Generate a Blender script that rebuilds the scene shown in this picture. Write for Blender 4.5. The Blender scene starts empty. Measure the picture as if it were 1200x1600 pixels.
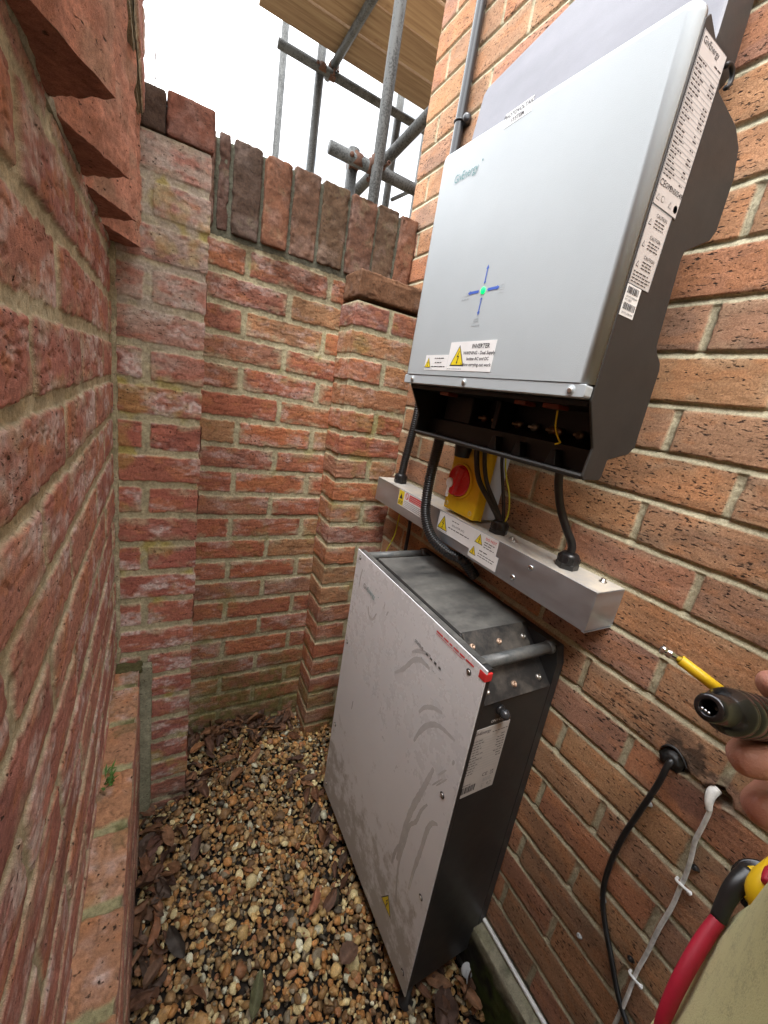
import bpy, bmesh, math, random
import numpy as np
from mathutils import Matrix, Vector

# ------------------------------------------------------------------ camera, sky, sun, exposure
# Measured coordinates: eye at the origin, x to the house wall, y into the alcove, z up; H lifts them so that the gravel is z = 0
H = 1.27
GZ = -1.27
SC = bpy.context.scene
COL = SC.collection
random.seed(7)
RNG = np.random.default_rng(11)

cam_d = bpy.data.cameras.new('camera')
cam = bpy.data.objects.new('camera', cam_d)
COL.objects.link(cam)
R3 = Matrix(((0.86796753, -0.01372697, -0.4964312), (-0.46716033, 0.31660332, -0.82554441), (0.16850399, 0.9484587, 0.2683887)))
cam.matrix_world = Matrix.Translation((0, 0, H)) @ R3.to_4x4()
cam_d.sensor_width = 36.0
cam_d.lens = 616.33 / 1600 * 36
cam_d.clip_start = 0.01
cam_d.clip_end = 500
SC.camera = cam

SUN_EL, SUN_AZ = math.radians(62), math.radians(215)     # azimuth from +y towards +x
world = bpy.data.worlds.new('World')
SC.world = world
world.use_nodes = True
wn, wl = world.node_tree.nodes, world.node_tree.links
wn.clear()
w_out = wn.new('ShaderNodeOutputWorld')
w_bg = wn.new('ShaderNodeBackground')
w_sky = wn.new('ShaderNodeTexSky')
w_sky.sky_type = 'NISHITA'
w_sky.sun_disc = False
w_sky.sun_elevation = SUN_EL
w_sky.sun_rotation = SUN_AZ
w_tc = wn.new('ShaderNodeTexCoord')
w_no = wn.new('ShaderNodeTexNoise')
w_no.inputs['Scale'].default_value = 3.2
w_no.inputs['Detail'].default_value = 6
w_no.inputs['Roughness'].default_value = 0.55
w_rp = wn.new('ShaderNodeValToRGB')                      # overcast: bright cloud with greyer patches
w_rp.color_ramp.elements[0].position = 0.37
w_rp.color_ramp.elements[0].color = (2.3, 2.42, 2.6, 1)
w_rp.color_ramp.elements[1].position = 0.56
w_rp.color_ramp.elements[1].color = (11.6, 11.7, 11.9, 1)
w_mx = wn.new('ShaderNodeMix')
w_mx.data_type = 'RGBA'
w_mx.inputs[0].default_value = 0.93
wl.new(w_tc.outputs['Generated'], w_no.inputs['Vector'])
wl.new(w_no.outputs['Fac'], w_rp.inputs['Fac'])
wl.new(w_sky.outputs['Color'], w_mx.inputs[6])
wl.new(w_rp.outputs['Color'], w_mx.inputs[7])
w_sx = wn.new('ShaderNodeSeparateXYZ')                   # an overcast sky is darker towards the horizon
wl.new(w_tc.outputs['Generated'], w_sx.inputs[0])
w_mr = wn.new('ShaderNodeMapRange')
w_mr.inputs[1].default_value = 0.0
w_mr.inputs[2].default_value = 1.0
w_mr.inputs[3].default_value = 0.36
w_mr.inputs[4].default_value = 1.3
wl.new(w_sx.outputs[2], w_mr.inputs[0])
w_vs = wn.new('ShaderNodeVectorMath')
w_vs.operation = 'SCALE'
wl.new(w_mx.outputs[2], w_vs.inputs[0])
wl.new(w_mr.outputs[0], w_vs.inputs[3])
wl.new(w_vs.outputs[0], w_bg.inputs['Color'])
w_bg.inputs['Strength'].default_value = 0.15
wl.new(w_bg.outputs['Background'], w_out.inputs['Surface'])

sun_d = bpy.data.lights.new('sun', 'SUN')
sun_d.energy = 0.6
sun_d.angle = math.radians(24)
sun_d.color = (1.0, 0.96, 0.9)
sun = bpy.data.objects.new('sun', sun_d)
COL.objects.link(sun)
sv = Vector((math.sin(SUN_AZ) * math.cos(SUN_EL), math.cos(SUN_AZ) * math.cos(SUN_EL), math.sin(SUN_EL)))
sun.rotation_euler = sv.to_track_quat('Z', 'Y').to_euler()
sun.location = (0, -3, 8)

SC.view_settings.view_transform = 'Standard'
SC.view_settings.look = 'None'
SC.view_settings.exposure = 2.12
SC.view_settings.gamma = 1.0
SC.render.engine = 'CYCLES'
SC.cycles.max_bounces = 8
SC.cycles.diffuse_bounces = 5
SC.cycles.use_denoising = True

# ------------------------------------------------------------------ materials
def nodemat(name):
    m = bpy.data.materials.new(name)
    m.use_nodes = True
    return m, m.node_tree.nodes, m.node_tree.links, m.node_tree.nodes['Principled BSDF']

def noise(n, l, scale, detail=4, rough=0.55, coord='Object', stretch=None):
    tc = n.new('ShaderNodeTexCoord')
    t = n.new('ShaderNodeTexNoise')
    t.inputs['Scale'].default_value = scale
    t.inputs['Detail'].default_value = detail
    t.inputs['Roughness'].default_value = rough
    if stretch:
        mp = n.new('ShaderNodeMapping')
        mp.inputs['Scale'].default_value = stretch
        l.new(tc.outputs[coord], mp.inputs['Vector'])
        l.new(mp.outputs['Vector'], t.inputs['Vector'])
    else:
        l.new(tc.outputs[coord], t.inputs['Vector'])
    return t

def ramp(n, l, src, stops):
    r = n.new('ShaderNodeValToRGB')
    e = r.color_ramp.elements
    while len(e) < len(stops): e.new(0.5)
    for k, (p, c) in enumerate(stops):
        e[k].position = p
        e[k].color = (*c, 1) if len(c) == 3 else c
    l.new(src, r.inputs['Fac'])
    return r

def bump(n, l, b, src, strength, dist=0.001):
    bp = n.new('ShaderNodeBump')
    bp.inputs['Strength'].default_value = strength
    bp.inputs['Distance'].default_value = dist
    l.new(src, bp.inputs['Height'])
    l.new(bp.outputs['Normal'], b.inputs['Normal'])
    return bp

def plain(name, col, rough=0.5, metal=0.0, var=0.12, scale=25, bmp=0.0, bscale=300, rvar=0.1, spec=0.5, stretch=None, coat=0.0):
    """One colour with noise in tone and gloss, so that no surface is flat."""
    m, n, l, b = nodemat(name)
    t = noise(n, l, scale, 5, stretch=stretch)
    lo = tuple(c * (1 - var) for c in col)
    hi = tuple(min(1, c * (1 + var)) for c in col)
    r = ramp(n, l, t.outputs['Fac'], [(0.3, lo), (0.7, hi)])
    l.new(r.outputs['Color'], b.inputs['Base Color'])
    mr = n.new('ShaderNodeMapRange')
    mr.inputs[3].default_value = max(0.02, rough - rvar)
    mr.inputs[4].default_value = min(1, rough + rvar)
    t2 = noise(n, l, scale * 2.3, 5, 0.65)
    l.new(t2.outputs['Fac'], mr.inputs[0])
    l.new(mr.outputs[0], b.inputs['Roughness'])
    b.inputs['Metallic'].default_value = metal
    b.inputs['Specular IOR Level'].default_value = spec
    b.inputs['Coat Weight'].default_value = coat
    if bmp:
        t3 = noise(n, l, bscale, 3, stretch=stretch)
        bump(n, l, b, t3.outputs['Fac'], bmp)
    return m

def masonry(name, rough=0.9, fine=900, strength=0.55, dist=0.0012, mid=140, contrast=0.3, pits=None):
    """Brick, mortar, stone: colour lies in the mesh (attribute Col, alpha 1 on brick faces), grain and pits in the shader."""
    m, n, l, b = nodemat(name)
    at = n.new('ShaderNodeAttribute')
    at.attribute_name = 'Col'
    t = noise(n, l, fine, 4, 0.7)
    t2 = noise(n, l, mid, 5, 0.65)
    add = n.new('ShaderNodeMath'); add.operation = 'ADD'
    l.new(t.outputs['Fac'], add.inputs[0]); l.new(t2.outputs['Fac'], add.inputs[1])
    mr = n.new('ShaderNodeMapRange')
    mr.inputs[1].default_value = 0.7; mr.inputs[2].default_value = 1.3
    mr.inputs[3].default_value = 1 - contrast; mr.inputs[4].default_value = 1 + contrast
    l.new(add.outputs[0], mr.inputs[0])
    vm = n.new('ShaderNodeVectorMath'); vm.operation = 'SCALE'
    l.new(at.outputs['Color'], vm.inputs[0]); l.new(mr.outputs[0], vm.inputs[3])
    col, hgt = vm.outputs[0], add.outputs[0]
    if pits:                                               # drag marks of the wire: small dark pits, brick faces only
        scale, lo, hi, st = pits
        tp = noise(n, l, scale, 2, 0.5, stretch=st)
        tq = noise(n, l, 9, 3, 0.6)
        aq = n.new('ShaderNodeMath'); aq.operation = 'MULTIPLY_ADD'
        l.new(tq.outputs['Fac'], aq.inputs[0]); aq.inputs[1].default_value = 0.22; l.new(tp.outputs['Fac'], aq.inputs[2])
        rp = ramp(n, l, aq.outputs[0], [(lo, (0, 0, 0)), (hi, (1, 1, 1))])
        mk = n.new('ShaderNodeMath'); mk.operation = 'MULTIPLY'
        l.new(rp.outputs['Color'], mk.inputs[0]); l.new(at.outputs['Alpha'], mk.inputs[1])
        mx = n.new('ShaderNodeMix'); mx.data_type = 'RGBA'
        l.new(mk.outputs[0], mx.inputs[0]); l.new(col, mx.inputs[6]); mx.inputs[7].default_value = (0.055, 0.032, 0.022, 1)
        sb = n.new('ShaderNodeMath'); sb.operation = 'MULTIPLY_ADD'
        l.new(mk.outputs[0], sb.inputs[0]); sb.inputs[1].default_value = -1.4; l.new(hgt, sb.inputs[2])
        col, hgt = mx.outputs[2], sb.outputs[0]
    l.new(col, b.inputs['Base Color'])
    b.inputs['Roughness'].default_value = rough
    b.inputs['Specular IOR Level'].default_value = 0.25
    bump(n, l, b, hgt, strength, dist)
    return m

M = {}
M['brick'] = masonry('weathered_brick', 0.92, 1100, 0.9, 0.0016, 170, 0.45, (150, 0.76, 0.86, (1, 1, 1.9)))
M['house_brick'] = masonry('wirecut_brick', 0.85, 1100, 0.9, 0.0011, 330, 0.46, (230, 0.71, 0.79, (1, 0.5, 1.5)))
M['stone'] = masonry('pebble', 0.42, 420, 0.3, 0.0006, 160, 0.38)
M['leaf'] = masonry('dead_leaf', 0.6, 300, 0.3, 0.0006, 90, 0.25)
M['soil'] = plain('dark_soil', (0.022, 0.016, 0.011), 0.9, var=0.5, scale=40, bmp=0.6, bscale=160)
M['cover'] = plain('pale_cover_paint', (0.41, 0.45, 0.466), 0.5, var=0.03, scale=8, bmp=0.26, bscale=800, rvar=0.05)
M['lid'] = plain('lavender_grey_cover', (0.15, 0.15, 0.172), 0.5, var=0.1, scale=9, bmp=0.3, bscale=700, stretch=(1, 0.5, 2))
M['cast'] = plain('anthracite_casting', (0.025, 0.0235, 0.022), 0.5, var=0.12, scale=18, bmp=0.15, bscale=700)
M['inner'] = plain('black_plastic', (0.0022, 0.0022, 0.0024), 0.5, var=0.2, scale=30)
M['black'] = plain('black_rubber', (0.016, 0.016, 0.017), 0.33, var=0.2, scale=60)
M['conduit'] = plain('glossy_black_pvc', (0.03, 0.031, 0.034), 0.24, var=0.15, scale=60, rvar=0.06, coat=0.3)
M['yellow'] = plain('yellow_plastic', (0.78, 0.5, 0.012), 0.42, var=0.07, scale=40, bmp=0.1, bscale=500)
M['red'] = plain('red_plastic', (0.6, 0.012, 0.014), 0.25, var=0.08, scale=30, coat=0.3)
M['greyp'] = plain('pale_grey_plastic', (0.5, 0.52, 0.53), 0.45, var=0.05, scale=30)
M['white'] = plain('white_vinyl', (0.8, 0.8, 0.79), 0.4, var=0.04, scale=40)
M['labelgrey'] = plain('pale_label_vinyl', (0.56, 0.53, 0.51), 0.45, var=0.04, scale=40)
M['ink'] = plain('black_ink', (0.03, 0.03, 0.035), 0.5, var=0.1)
M['greyink'] = plain('grey_ink', (0.3, 0.33, 0.35), 0.5, var=0.05)
M['paleink'] = plain('pale_ink', (0.46, 0.5, 0.52), 0.5, var=0.05)
M['tealink'] = plain('teal_ink', (0.08, 0.22, 0.22), 0.5, var=0.1)
M['redink'] = plain('red_ink', (0.62, 0.03, 0.03), 0.5, var=0.08)
M['blue'] = plain('blue_ink', (0.05, 0.12, 0.5), 0.4, var=0.1)
M['stickyellow'] = plain('yellow_vinyl', (0.8, 0.62, 0.02), 0.4, var=0.05)
M['screw'] = plain('zinc_screw', (0.62, 0.6, 0.56), 0.35, 1.0, var=0.2, scale=200)
M['rustscrew'] = plain('rusty_screw', (0.5, 0.36, 0.27), 0.5, 0.8, var=0.5, scale=260)
M['batt'] = plain('anthracite_powder_coat', (0.023, 0.023, 0.0235), 0.46, var=0.14, scale=14, bmp=0.12, bscale=800, rvar=0.08)
M['timber'] = None
M['steel'] = None

def dusty(name, base, dust, lo, hi, scale, rough=0.55, stretch=None, metal=0.0, bmp=0.15):
    """A dark surface under streaky pale dust."""
    m, n, l, b = nodemat(name)
    t = noise(n, l, scale, 8, 0.68, stretch=stretch)
    t2 = noise(n, l, scale * 9, 5, 0.7)
    mx = n.new('ShaderNodeMath'); mx.operation = 'MULTIPLY_ADD'
    l.new(t2.outputs['Fac'], mx.inputs[0]); mx.inputs[1].default_value = 0.35
    l.new(t.outputs['Fac'], mx.inputs[2])
    r = ramp(n, l, mx.outputs[0], [(lo, base), (hi, dust)])
    l.new(r.outputs['Color'], b.inputs['Base Color'])
    rr = ramp(n, l, mx.outputs[0], [(lo, (rough - 0.12,) * 3), (hi, (min(1, rough + 0.3),) * 3)])
    l.new(rr.outputs['Color'], b.inputs['Roughness'])
    b.inputs['Metallic'].default_value = metal
    bump(n, l, b, t2.outputs['Fac'], bmp)
    return m
M['dustytop'] = dusty('dusty_anthracite', (0.03, 0.031, 0.032), (0.17, 0.165, 0.15), 0.5, 0.95, 7, stretch=(1.0, 2.2, 1))
M['dustychamfer'] = dusty('scratched_anthracite', (0.022, 0.022, 0.022), (0.14, 0.12, 0.1), 0.6, 1.05, 14)
M['handle'] = dusty('dusty_grey_tube', (0.055, 0.062, 0.066), (0.2, 0.19, 0.17), 0.55, 1.0, 16, 0.45)
M['trunk'] = dusty('galvanised_trunking', (0.4, 0.455, 0.515), (0.6, 0.65, 0.7), 0.35, 0.95, 5, 0.33, (1, 1, 6), 0.95, 0.04)
M['trunktop'] = dusty('dusty_galvanised', (0.42, 0.42, 0.41), (0.66, 0.6, 0.5), 0.45, 0.8, 18, 0.6, None, 0.25, 0.5)
M['rust'] = dusty('rusty_coupler', (0.055, 0.026, 0.017), (0.13, 0.06, 0.036), 0.4, 0.9, 60, 0.8)

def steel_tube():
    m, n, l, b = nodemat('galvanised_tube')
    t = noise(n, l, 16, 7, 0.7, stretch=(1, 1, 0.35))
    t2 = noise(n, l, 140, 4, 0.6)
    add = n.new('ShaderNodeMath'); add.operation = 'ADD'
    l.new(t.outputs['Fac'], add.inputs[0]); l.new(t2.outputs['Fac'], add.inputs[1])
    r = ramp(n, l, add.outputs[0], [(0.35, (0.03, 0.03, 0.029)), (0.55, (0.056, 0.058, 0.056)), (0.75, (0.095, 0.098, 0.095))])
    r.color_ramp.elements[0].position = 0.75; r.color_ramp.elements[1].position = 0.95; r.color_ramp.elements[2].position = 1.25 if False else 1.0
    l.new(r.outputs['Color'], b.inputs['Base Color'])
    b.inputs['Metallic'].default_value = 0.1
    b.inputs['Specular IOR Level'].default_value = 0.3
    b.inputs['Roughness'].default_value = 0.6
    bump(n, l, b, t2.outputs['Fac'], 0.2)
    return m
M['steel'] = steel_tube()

def timber():
    m, n, l, b = nodemat('scaffold_timber')
    t = noise(n, l, 7, 8, 0.62, stretch=(0.25, 5, 5))
    t2 = noise(n, l, 5, 4, 0.6)
    r = ramp(n, l, t.outputs['Fac'], [(0.3, (0.28, 0.17, 0.09)), (0.5, (0.46, 0.31, 0.18)), (0.72, (0.6, 0.45, 0.27))])
    r2 = ramp(n, l, t2.outputs['Fac'], [(0.62, (1, 1, 1)), (0.72, (0.62, 0.52, 0.45))])
    mx = n.new('ShaderNodeMix'); mx.data_type = 'RGBA'; mx.blend_type = 'MULTIPLY'
    mx.inputs[0].default_value = 1
    l.new(r.outputs['Color'], mx.inputs[6]); l.new(r2.outputs['Color'], mx.inputs[7])
    oi = n.new('ShaderNodeObjectInfo')
    mr = n.new('ShaderNodeMapRange'); mr.inputs[3].default_value = 0.55; mr.inputs[4].default_value = 1.15
    l.new(oi.outputs['Random'], mr.inputs[0])
    vm = n.new('ShaderNodeVectorMath'); vm.operation = 'SCALE'
    l.new(mx.outputs[2], vm.inputs[0]); l.new(mr.outputs[0], vm.inputs[3])
    l.new(vm.outputs[0], b.inputs['Base Color'])
    b.inputs['Roughness'].default_value = 0.85
    bump(n, l, b, t.outputs['Fac'], 0.5, 0.002)
    return m
M['timber'] = timber()

def battery_front():
    """Satin metal sheet, splashed with dried mud towards its foot."""
    m, n, l, b = nodemat('satin_metal_front')
    tc = n.new('ShaderNodeTexCoord')
    sp = n.new('ShaderNodeSeparateXYZ')
    l.new(tc.outputs['Object'], sp.inputs[0])
    mr = n.new('ShaderNodeMapRange')                       # mud splashed up from the gravel, none above half height
    mr.inputs[1].default_value = 0.55; mr.inputs[2].default_value = 0.02
    mr.inputs[3].default_value = 0.0; mr.inputs[4].default_value = 0.55
    l.new(sp.outputs[2], mr.inputs[0])
    t = noise(n, l, 26, 7, 0.7)
    t2 = noise(n, l, 5, 4, 0.6)
    mu = n.new('ShaderNodeMath'); mu.operation = 'ADD'
    l.new(t.outputs['Fac'], mu.inputs[0]); l.new(mr.outputs[0], mu.inputs[1])
    r = ramp(n, l, mu.outputs[0], [(0.86, (0, 0, 0)), (1.06, (0.75, 0.75, 0.75))])
    mx = n.new('ShaderNodeMix'); mx.data_type = 'RGBA'
    l.new(r.outputs['Color'], mx.inputs[0])
    r2 = ramp(n, l, t2.outputs['Fac'], [(0.3, (0.73, 0.74, 0.76)), (0.7, (0.79, 0.8, 0.82))])
    l.new(r2.outputs['Color'], mx.inputs[6])
    mx.inputs[7].default_value = (0.36, 0.34, 0.31, 1)
    l.new(mx.outputs[2], b.inputs['Base Color'])
    rr = ramp(n, l, mu.outputs[0], [(0.4, (0.24,) * 3), (1.0, (0.5,) * 3)])
    l.new(rr.outputs['Color'], b.inputs['Roughness'])
    b.inputs['Metallic'].default_value = 0.12
    return m
M['battfront'] = battery_front()
M['wet'] = plain('wet_streak', (0.56, 0.56, 0.565), 0.2, 0.12, var=0.08, scale=60, rvar=0.05)

def fabric(name, col):
    m, n, l, b = nodemat(name)
    t = noise(n, l, 700, 3, 0.8)
    t2 = noise(n, l, 45, 6, 0.7)
    add = n.new('ShaderNodeMath'); add.operation = 'ADD'
    l.new(t.outputs['Fac'], add.inputs[0]); l.new(t2.outputs['Fac'], add.inputs[1])
    r = ramp(n, l, add.outputs[0], [(0.7, tuple(c * 0.72 for c in col)), (1.25, tuple(min(.8, c * 1.3) for c in col))])
    l.new(r.outputs['Color'], b.inputs['Base Color'])
    b.inputs['Roughness'].default_value = 0.95
    b.inputs['Sheen Weight'].default_value = 0.12
    bump(n, l, b, add.outputs[0], 0.6, 0.001)
    return m
M['olive'] = fabric('olive_fleece', (0.44, 0.42, 0.2))
M['denim'] = fabric('dark_trousers', (0.03, 0.034, 0.045))
M['boot'] = plain('brown_boot', (0.08, 0.05, 0.03), 0.6)
M['hair'] = plain('brown_hair', (0.04, 0.025, 0.015), 0.6, var=0.4, scale=200)

def skin():
    m, n, l, b = nodemat('skin')
    t = noise(n, l, 22, 5, 0.6)
    t2 = noise(n, l, 500, 3, 0.6)
    r = ramp(n, l, t.outputs['Fac'], [(0.3, (0.34, 0.12, 0.085)), (0.5, (0.47, 0.22, 0.155)), (0.72, (0.58, 0.31, 0.225))])
    l.new(r.outputs['Color'], b.inputs['Base Color'])
    b.inputs['Roughness'].default_value = 0.48
    b.inputs['Subsurface Weight'].default_value = 0.12
    b.inputs['Subsurface Radius'].default_value = (0.01, 0.004, 0.002)
    t3 = noise(n, l, 130, 4, 0.75, stretch=(1, 1, 0.4))
    ad = n.new('ShaderNodeMath'); ad.operation = 'ADD'
    l.new(t2.outputs['Fac'], ad.inputs[0]); l.new(t3.outputs['Fac'], ad.inputs[1])
    bump(n, l, b, ad.outputs[0], 0.55, 0.0011)
    return m
M['skin'] = skin()
M['steelbright'] = plain('polished_steel', (0.72, 0.73, 0.74), 0.18, 1.0, var=0.08, scale=120)
M['toolblack'] = plain('blackened_steel', (0.055, 0.055, 0.057), 0.2, 0.85, var=0.1, scale=90)
M['cutred'] = plain('red_grip', (0.36, 0.007, 0.028), 0.55, var=0.15, scale=50, bmp=0.1)
M['cablewhite'] = plain('dirty_white_cable', (0.66, 0.65, 0.61), 0.55, var=0.3, scale=70)
M['green'] = plain('leaf_green', (0.06, 0.14, 0.02), 0.6, var=0.4, scale=60)
M['concrete'] = masonry('mossy_concrete', 0.95, 500, 0.6, 0.0015, 80, 0.35)
M['timberdark'] = plain('dry_twig', (0.12, 0.09, 0.07), 0.8)
M['wireyg'] = plain('earth_wire', (0.62, 0.62, 0.03), 0.4)
M['orange'] = plain('orange_terminal', (0.16, 0.028, 0.007), 0.4)
M['copper'] = plain('bronze_stud', (0.4, 0.3, 0.2), 0.35, 0.9)
M['sealant'] = plain('black_sealant', (0.02, 0.02, 0.02), 0.4, var=0.3, scale=150, bmp=0.6)
# ------------------------------------------------------------------ helpers
WO = {}                                                   # world origin of every object built

def lift(P):
    P = np.asarray(P, float).reshape(-1, 3).copy()
    P[:, 2] += H
    return P

def thing(name, label, cat, loc, group=None):
    o = bpy.data.objects.new(name, None)
    COL.objects.link(o)
    o.empty_display_size = 0.03
    o.location = (loc[0], loc[1], loc[2] + H)
    WO[o.name] = np.array(o.location)
    tag(o, label, cat, group)
    return o

def tag(o, label=None, cat=None, group=None, kind=None):
    if label: o['label'] = label
    if cat: o['category'] = cat
    if group: o['group'] = group
    if kind: o['kind'] = kind
    return o

def link_mesh(name, V, F, mats, fmat=None, parent=None, smooth=False, colors=None, origin=None):
    """V in measured coordinates; F list of tuples or an (n, 3 or 4) array."""
    W = lift(V)
    if parent is not None:
        po = WO[parent.name]
        org = po if origin is None else lift([origin])[0]
    else:
        org = lift([origin])[0] if origin is not None else np.array([(W[:, 0].min() + W[:, 0].max()) / 2, (W[:, 1].min() + W[:, 1].max()) / 2, W[:, 2].min()])
    me = bpy.data.meshes.new(name)
    if isinstance(F, np.ndarray):
        k = F.shape[1]
        me.vertices.add(len(W)); me.loops.add(F.size); me.polygons.add(len(F))
        me.vertices.foreach_set('co', (W - org).astype(np.float32).ravel())
        me.loops.foreach_set('vertex_index', F.astype(np.int32).ravel())
        me.polygons.foreach_set('loop_start', np.arange(0, F.size, k, dtype=np.int32))
        me.polygons.foreach_set('loop_total', np.full(len(F), k, np.int32))
        me.update(calc_edges=True)
        me.validate()
    else:
        me.from_pydata([tuple(p) for p in (W - org)], [], F)
    if not isinstance(mats, (list, tuple)): mats = [mats]
    for m in mats: me.materials.append(m)
    if fmat is not None: me.polygons.foreach_set('material_index', np.asarray(fmat, np.int32))
    if colors is not None:
        ca = me.color_attributes.new('Col', 'FLOAT_COLOR', 'POINT')
        c4 = np.ones((len(W), 4), np.float32); c4[:, :np.asarray(colors).shape[1]] = colors
        ca.data.foreach_set('color', c4.ravel())
    if smooth: me.polygons.foreach_set('use_smooth', np.ones(len(me.polygons), bool))
    me.update()
    o = bpy.data.objects.new(name, me)
    COL.objects.link(o)
    if parent is not None:
        o.parent = parent
        o.location = tuple(org - WO[parent.name])
    else:
        o.location = tuple(org)
    WO[o.name] = org
    return o

class MB:
    """Collects shapes, builds ONE mesh."""
    def __init__(s): s.V, s.F, s.mi, s.mats, s.sm, s.wn = [], [], [], [], [], False
    def mat(s, m):
        if m not in s.mats: s.mats.append(m)
        return s.mats.index(m)
    def add(s, V, F, m, smooth=False):
        k = len(s.V); i = s.mat(m)
        s.V += [tuple(v) for v in V]
        s.F += [tuple(a + k for a in f) for f in F]
        s.mi += [i] * len(F); s.sm += [smooth] * len(F)
        return s
    def bm(s, b, m, smooth=False):
        b.verts.index_update()
        s.add([v.co[:] for v in b.verts], [[v.index for v in f.verts] for f in b.faces], m, smooth)
        b.free()
        return s
    def build(s, name, parent=None, origin=None):
        o = link_mesh(name, s.V, s.F, s.mats, s.mi, parent, False, None, origin)
        o.data.polygons.foreach_set('use_smooth', np.array(s.sm, bool))
        if s.wn:
            w = o.modifiers.new('even_shading', 'WEIGHTED_NORMAL'); w.keep_sharp = True; w.weight = 90
        return o
    # shapes
    def box(s, lo, hi, m, bev=0.0, seg=2, rot=None):
        b = bmesh.new()
        bmesh.ops.create_cube(b, size=1)
        lo, hi = Vector(lo), Vector(hi)
        for v in b.verts: v.co = Vector(((v.co[i] + .5) * (hi[i] - lo[i]) + lo[i] for i in range(3)))
        if bev: bmesh.ops.bevel(b, geom=b.edges[:], offset=bev, segments=seg, affect='EDGES', profile=0.5)
        if rot is not None:
            c = (lo + hi) / 2
            for v in b.verts: v.co = rot @ (v.co - c) + c
        s.wn = s.wn or bool(bev)
        return s.bm(b, m, bool(bev))
    def prism(s, poly, axis, a0, a1, m, bev=0.0, seg=2, smooth=None, front=False):
        """poly: 2-D points in the two other axes (in order), extruded along axis from a0 to a1."""
        b = bmesh.new()
        def p3(q, a):
            q = list(q); q.insert(axis, a); return q
        v0 = [b.verts.new(p3(q, a0)) for q in poly]
        v1 = [b.verts.new(p3(q, a1)) for q in poly]
        n = len(poly)
        b.faces.new(v0); b.faces.new(v1[::-1])
        for i in range(n): b.faces.new((v0[i], v1[i], v1[(i + 1) % n], v0[(i + 1) % n]))
        bmesh.ops.recalc_face_normals(b, faces=b.faces[:])
        if bev:
            es = [e for e in b.edges if e.is_manifold and e.calc_face_angle(0) > 0.35 and (not front or (all(abs(v.co[axis] - a0) < 1e-6 for v in e.verts) and not all(v.co.z < front for v in e.verts)))]
            bmesh.ops.bevel(b, geom=es, offset=bev, segments=seg, affect='EDGES', profile=0.5)
        s.wn = s.wn or bool(bev)
        return s.bm(b, m, bool(bev) if smooth is None else smooth)
    def tube(s, pts, r, m, n=12, cap=True, sub=0, corr=None):
        V, F = sweep(pts, r, n, cap, sub, corr)
        return s.add(V, F, m, True)
    def lathe(s, p, ax, prof, m, n=20, smooth=True):
        """prof: (distance along ax, radius)."""
        p, ax = np.array(p, float), np.array(ax, float); ax /= np.linalg.norm(ax)
        e = np.cross(ax, (0, 0, 1) if abs(ax[2]) < .9 else (1, 0, 0)); e /= np.linalg.norm(e); f = np.cross(ax, e)
        V, F = [], []
        for d, r in prof:
            for k in range(n):
                a = 2 * math.pi * k / n
                V.append(p + ax * d + (e * math.cos(a) + f * math.sin(a)) * r)
        for i in range(len(prof) - 1):
            for k in range(n):
                F.append((i * n + k, i * n + (k + 1) % n, (i + 1) * n + (k + 1) % n, (i + 1) * n + k))
        F.append(tuple(range(n))[::-1]); F.append(tuple(range((len(prof) - 1) * n, len(prof) * n)))
        return s.add(V, F, m, smooth)

def spline(pts, sub):
    P = np.array(pts, float)
    if sub < 1: return P
    Q = np.vstack([2 * P[0] - P[1], P, 2 * P[-1] - P[-2]])
    out = []
    for i in range(1, len(Q) - 2):
        for t in np.linspace(0, 1, sub, endpoint=False):
            a, b, c, d = Q[i - 1:i + 3]
            out.append(.5 * ((2 * b) + (c - a) * t + (2 * a - 5 * b + 4 * c - d) * t * t + (3 * b - a - 3 * c + d) * t ** 3))
    out.append(Q[-2])
    return np.array(out)

def sweep(pts, r, n=12, cap=True, sub=0, corr=None):
    P = spline(pts, sub)
    if corr:                                              # corrugated: resample, then modulate the radius
        d = np.r_[0, np.cumsum(np.linalg.norm(np.diff(P, axis=0), axis=1))]
        t = np.arange(0, d[-1], corr / 4)
        P = np.stack([np.interp(t, d, P[:, k]) for k in range(3)], 1)
    N = len(P)
    R = np.full(N, r) if np.isscalar(r) else np.interp(np.linspace(0, 1, N), np.linspace(0, 1, len(r)), r)
    if corr: R = R * np.where((np.arange(N) % 4) < 2, 1.0, 0.86)
    T = np.gradient(P, axis=0); T /= np.linalg.norm(T, axis=1)[:, None] + 1e-12
    e = np.cross(T[0], (0.31, 0.2, 0.93)); e /= np.linalg.norm(e)
    V, F = [], []
    for i in range(N):
        e = e - T[i] * (e @ T[i]); e /= np.linalg.norm(e); f = np.cross(T[i], e)
        a = np.arange(n) * 2 * math.pi / n
        V += list(P[i] + R[i] * (np.cos(a)[:, None] * e + np.sin(a)[:, None] * f))
    for i in range(N - 1):
        for k in range(n): F.append((i * n + k, i * n + (k + 1) % n, (i + 1) * n + (k + 1) % n, (i + 1) * n + k))
    if cap: F += [tuple(range(n))[::-1], tuple(range((N - 1) * n, N * n))]
    return V, F

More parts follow.
